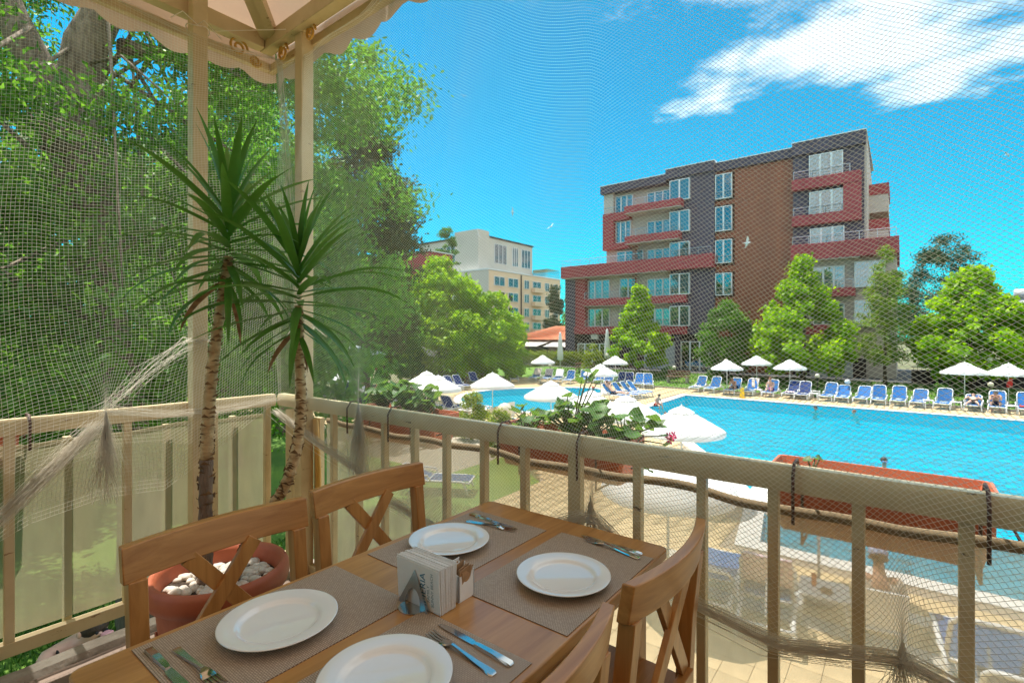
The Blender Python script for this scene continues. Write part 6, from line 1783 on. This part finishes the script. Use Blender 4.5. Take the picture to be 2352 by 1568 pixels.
def skin_obj(name, m, parent, nodes, edges, rad, root, lv=1):
    names = list(nodes); idx = {k: i for i, k in enumerate(names)}
    me = bpy.data.meshes.new(name); me.from_pydata([nodes[k] for k in names], [(idx[a], idx[b]) for a, b in edges], [])
    me.materials.append(m)
    o = link(name, me, None, parent)
    s = o.modifiers.new('skin', 'SKIN'); s.use_smooth_shade = True; s.branch_smoothing = .6
    for k in names:
        d = me.skin_vertices[0].data[idx[k]]; r_ = rad(k); d.radius = r_ if isinstance(r_, tuple) else (r_, r_)
        d.use_root = (k == root)
    u = o.modifiers.new('sub', 'SUBSURF'); u.levels = lv; u.render_levels = lv
    return o
def person(label, loc, rz, pose, skin='skin', wear=(), hair='hair', s=1.0, head_turn=0.0, hat=None, extra=()):
    t = thing('person', label, 'person', loc, rz)
    t.scale = (s, s, s)
    J = {k: Vector(v) for k, v in POSE[pose].items()}
    nodes = dict(J); edges = list(EDGE)
    hv = (J['head'] - J['neck']).normalized()
    fwd = Vector((math.sin(head_turn), -math.cos(head_turn), 0))
    if pose in ('prone', 'recline'): fwd = (fwd - hv * fwd.dot(hv)).normalized()
    nodes['crown'] = J['head'] + hv * .06 - fwd * .012; edges.append(('head', 'crown'))
    nodes['nose'] = J['head'] + fwd * .105 - hv * .01; edges.append(('head', 'nose'))
    for sd in 'lr':
        w, e = J['wri_' + sd], J['elb_' + sd]; d = (w - e).normalized(); sg = 1 if sd == 'l' else -1
        side = d.cross(Vector((0, -1, 0))); side = side.normalized() if side.length > .1 else Vector((1, 0, 0))
        nm = d.cross(side)
        nodes['palm_' + sd] = w + d * .055; edges.append(('wri_' + sd, 'palm_' + sd))
        for k in range(4):
            a = nodes['palm_' + sd] + side * (.018 * (k - 1.5)) + d * .045
            nodes['fing%d_%s' % (k, sd)] = a; edges.append(('palm_' + sd, 'fing%d_%s' % (k, sd)))
            nodes['fing%db_%s' % (k, sd)] = a + d * (.030 - .006 * abs(k - 1.3)) + nm * .012; edges.append(('fing%d_%s' % (k, sd), 'fing%db_%s' % (k, sd)))
        nodes['fingt_' + sd] = w + d * .035 + side * sg * .038; edges.append(('palm_' + sd, 'fingt_' + sd))
    def rad(k):
        b = k.split('_')[0]
        if b.startswith('fing'): return RAD['fing']
        r_ = RAD[b]
        return (r_ * 1.25, r_ * .85) if b in ('chest', 'pelvis', 'spine') else r_
    skin_obj('body', M[skin], t, nodes, edges, rad, 'pelvis')
    def sub(name, m, keys, grow):
        nd = {k: nodes[k] for k in keys}; ed = [(a, b) for a, b in edges if a in nd and b in nd]
        def rd(k):
            r_ = rad(k); return tuple(x + grow for x in r_) if isinstance(r_, tuple) else r_ + grow
        skin_obj(name, M[m], t, nd, ed, rd, keys[0])
    for kind, m in wear:
        if kind == 'shirt':
            nodes_ = dict(nodes)
            sub('shirt', m, ['spine', 'chest', 'pelvis', 'sho_l', 'sho_r', 'elb_l', 'elb_r'], .034)
        elif kind == 'shorts':
            for sd in 'lr': nodes['mid_' + sd] = nodes['hip_' + sd].lerp(nodes['knee_' + sd], .5)
            nd = {k: nodes[k] for k in ('pelvis', 'hip_l', 'hip_r', 'mid_l', 'mid_r')}
            skin_obj('shorts', M[m], t, nd, [('pelvis', 'hip_l'), ('pelvis', 'hip_r'), ('hip_l', 'mid_l'), ('hip_r', 'mid_r')], lambda k: {'pelvis': (.158, .112), 'hip_l': .098, 'hip_r': .098}.get(k, .088), 'pelvis')
        elif kind == 'trousers':
            sub('trousers', m, ['pelvis', 'hip_l', 'hip_r', 'knee_l', 'knee_r', 'ankle_l', 'ankle_r'], .026)
        elif kind == 'bikini':
            p, c = nodes['pelvis'], nodes['chest']
            skin_obj('swimsuit_bottom', M[m], t, {'a': p, 'b': p.lerp(nodes['hip_l'], .75), 'c': p.lerp(nodes['hip_r'], .75)}, [('a', 'b'), ('a', 'c')], lambda k: (.152, .107) if k == 'a' else .097, 'a')
            q = nodes['spine'].lerp(c, .75)
            skin_obj('swimsuit_top', M[m], t, {'a': q + (c - q) * .1, 'b': c}, [('a', 'b')], lambda k: (.150, .103), 'a')
    hc = nodes['head'] + hv * .042 - fwd * .036
    hb = MB().ball((0, 0, 0), .092, 8, 14, 1.0)
    hb.v = [(x, y * 1.02, z if z > -.01 else z * .75) for x, y, z in hb.v]
    if hat:
        o = hb.build('cap', M[hat], t, smooth='all'); o.location = hc + hv * .022 + fwd * .02; o.scale = (1.12, 1.15, .95)
        br = MB().lathe([(.001, .004), (.075, .004), (.08, 0), (.001, -.004)], 16).build('cap_brim', M[hat], t); br.location = nodes['head'] + fwd * .12 + hv * .05
        hb.build('hair', M[hair], t, smooth='all').location = hc - hv * .012
    else:
        hb.build('hair', M[hair], t, smooth='all').location = hc
    for k, side in enumerate((-1, 1)):
        sv = hv.cross(fwd).normalized() * side
        eo = MB().ball((0, 0, 0), .011, 6, 8).build('eye', M['black'], t, smooth='all'); eo.location = nodes['head'] + fwd * .083 + sv * .032 + hv * .010
        er = MB().ball((0, 0, 0), .024, 6, 8).build('ear', M[skin], t, smooth='all'); er.location = nodes['head'] + sv * .088 - hv * .005; er.scale = (.5, .8, 1.1)
    mo = bx(-.022, .022, -.004, .004, -.004, .004).build('mouth', M['red'], t); mo.location = nodes['head'] + fwd * .084 - hv * .042; mo.rotation_euler = (0, 0, head_turn)
    return t
person('person sunbathing on his back between the two pools in dark trunks', (-12.6, 27.4, .02), R(90), 'recline', 'skin_pale', [('shorts', 'navy')])
person('child in red trunks sitting on the edge of the main pool', (-10.55, 26.6, .03), R(55), 'edge', 'skin_pale', [('shorts', 'red')], s=.85)
person('swimmer with wet light hair behind the pool corner parasol', (-9.2, 24.3, -.09), R(40), 'swim', 'skin_pale', hair='hair_red')
person('swimmer with dark hair below the dark blue loungers', (-3.65, 31.2, -.09), R(10), 'swim', 'skin', [('bikini', 'black')])
person('swimmer with fair hair near the far pool edge', (-1.95, 31.0, -.09), R(-60), 'swim', 'skin_pale', hair='hair_red')
gs = person('swimmer with goggles standing in the pool behind the empty window box', (-.42, 18.6, -.09), R(22), 'swim_high', 'skin', [('shorts', 'navy')])
MB().tube([(-.075, -.055, .295), (-.04, -.095, .295), (0, -.10, .29), (.04, -.095, .295), (.075, -.055, .295)], .017, 7).build('goggles', M['blue_cloth'], gs, smooth='all')
person('seated woman in a swimsuit beside the yellow sign', (-8.72, 35.15, .0), R(-6), 'lean', 'skin', [('bikini', 'black')], 'hair_red')
person('seated woman in a purple bikini reading', (-6.55, 35.1, .02), R(-6), 'sit', 'skin_pale', [('bikini', 'purple')], 'hair_red')
person('woman in a dark bikini lying face down on a lounger at the right', (2.81, 34.35, .02), R(-6), 'prone', 'skin_pale', [('bikini', 'black')])
person('man in dark trunks leaning forward on a lounger at the right', (3.75, 35.2, .02), R(-6), 'lean', 'skin', [('shorts', 'navy')])
person('small child seated under the round parasol by the small pool', (-9.85, 15.9, .05), R(150), 'sit', 'skin_pale', [('shorts', 'purple')], 'hair_red', .62)
person('person in a grey blue cap sitting in a chair under the terrace, seen from behind', (-.22, 7.75, .02), R(190), 'sit', 'skin', [('shirt', 'towel'), ('shorts', 'navy')], s=1.05, hat='cap')
person('standing person in a white shirt under the trees', (-21.2, 15.3, .02), R(120), 'stand', 'skin', [('shirt', 'white_cloth'), ('trousers', 'navy')])
person('standing person in a pink shirt and black trousers under the trees', (-19.9, 15.2, .02), R(60), 'stand', 'skin_pale', [('shirt', 'pink'), ('trousers', 'black')])
person('person in a pale blue shirt at the shaded picnic table', (-27.7, 28.6, .02), R(40), 'sit', 'skin', [('shirt', 'blue_cloth'), ('shorts', 'navy')])
person('person in a white shirt at the shaded picnic table', (-27.3, 29.3, .02), R(60), 'sit', 'skin_pale', [('shirt', 'white_cloth'), ('shorts', 'navy')], 'hair_red')
person('person in a blue shirt standing in the shade before the bar', (-24.5, 17.8, .02), R(20), 'stand', 'skin', [('shirt', 'blue_cloth'), ('trousers', 'black')])
person('child with a red cap in the small pool behind the parasol', (-17.2, 31.6, -.09), R(10), 'swim_high', 'skin_pale', hat='red', s=.8)
kid = person('child in a black top on the grass below the left railing', (-6.37, 1.12, .0), R(118), 'lean', 'skin_pale', [('shirt', 'black'), ('trousers', 'blue_cloth')], s=1.3, head_turn=-.15)
MB().box(-.03, .03, -.51, -.45, .89, .95).build('pink_toy', M['pink'], kid, bevel=.01)
st_ = thing('garden_stool', 'small stool on the grass under the child in black', 'stool', (-6.37, 1.12, 0), R(118)); st_.scale = (1.2, 1.2, 1.3)
MB().lathe([(.001, .42), (.15, .42), (.16, .40), (.15, .385), (.001, .385)], 20).build('seat', M['picnic'], st_, smooth=True)
for k in range(3):
    a = k * 2.094; MB().tube([(.1 * math.cos(a), .1 * math.sin(a), .39), (.16 * math.cos(a), .16 * math.sin(a), 0)], .014, 6).build('leg', M['picnic'], st_)
# the chair under the person with the cap
ch = thing('garden_chair', 'white plastic chair under the person with the grey blue cap', 'chair', (-.22, 7.75, .02), R(190))
MB().prism(arc_rect(-.24, .24, -.26, .20, .05), .36, .385).build('seat', M['white_plastic'], ch, bevel=.006)
MB().loft([[(-.25, .20 + .10 * u - .06 * math.cos(0), .385 + .5 * u), (.25, .14 + .10 * u, .385 + .5 * u), (.25, .17 + .10 * u, .385 + .5 * u), (-.25, .17 + .10 * u, .385 + .5 * u)] for u in (0, .5, 1)]).build('back', M['white_plastic'], ch, bevel=.006)
for a in (-1, 1):
    for b in (-1, 1): MB().tube([(a * .21, b * .2 - .02, .365), (a * .24, b * .25 - .02, 0)], .022, 7).build('leg', M['white_plastic'], ch, smooth='all')

# gulls in the air
def gull(label, x, y, z, rz, roll, s):
    t = thing('gull', label, 'bird', (x, y, z), rz, 'gulls in the sky')
    t.rotation_euler = (0, roll, rz); t.scale = (s, s, s)
    mb = MB().tube([(0, -.22, .02), (0, -.17, .04), (0, -.05, 0), (0, .12, 0), (0, .26, .01)], [.012, .035, .065, .05, .012], 8)
    for sd in (-1, 1):
        mb.loft([[(sd * u, y0, z_ - .006), (sd * u, y1, z_ - .006), (sd * u, y1, z_ + .006), (sd * u, y0, z_ + .006)][::sd] for u, y0, y1, z_ in ((.03, -.08, .07, .02), (.28, -.10, .05, .14), (.50, -.04, .06, .12), (.66, .05, .08, .07))])
    mb.build('body', M['gull'], t, smooth=True)
def aim(px_, py_, d):
    r_ = (px_ - 1176) / 1161 * d
    return (r_ * math.cos(YAW) - d * math.sin(YAW), r_ * math.sin(YAW) + d * math.cos(YAW), CAM_Z + (765 - py_) * d / 1161)
for px_, py_, d, rz, ro, lab in ((1065, 221, 75, .5, .3, 'gull high over the olive tree'), (1177, 487, 60, 2.2, .9, 'gull midway in the open sky'), (1266, 521, 58, 1.2, -.7, 'gull right of the open sky, left of the hotel'), (1098, 538, 62, .2, 1.2, 'gull above the sand apartment block'), (1716, 558, 34, 1.9, .5, 'gull before the brown boarded wall'), (2312, 356, 70, .9, .6, 'gull at the right, right of the hotel')):
    gull(lab, *aim(px_, py_, d), rz, ro, 1.0)
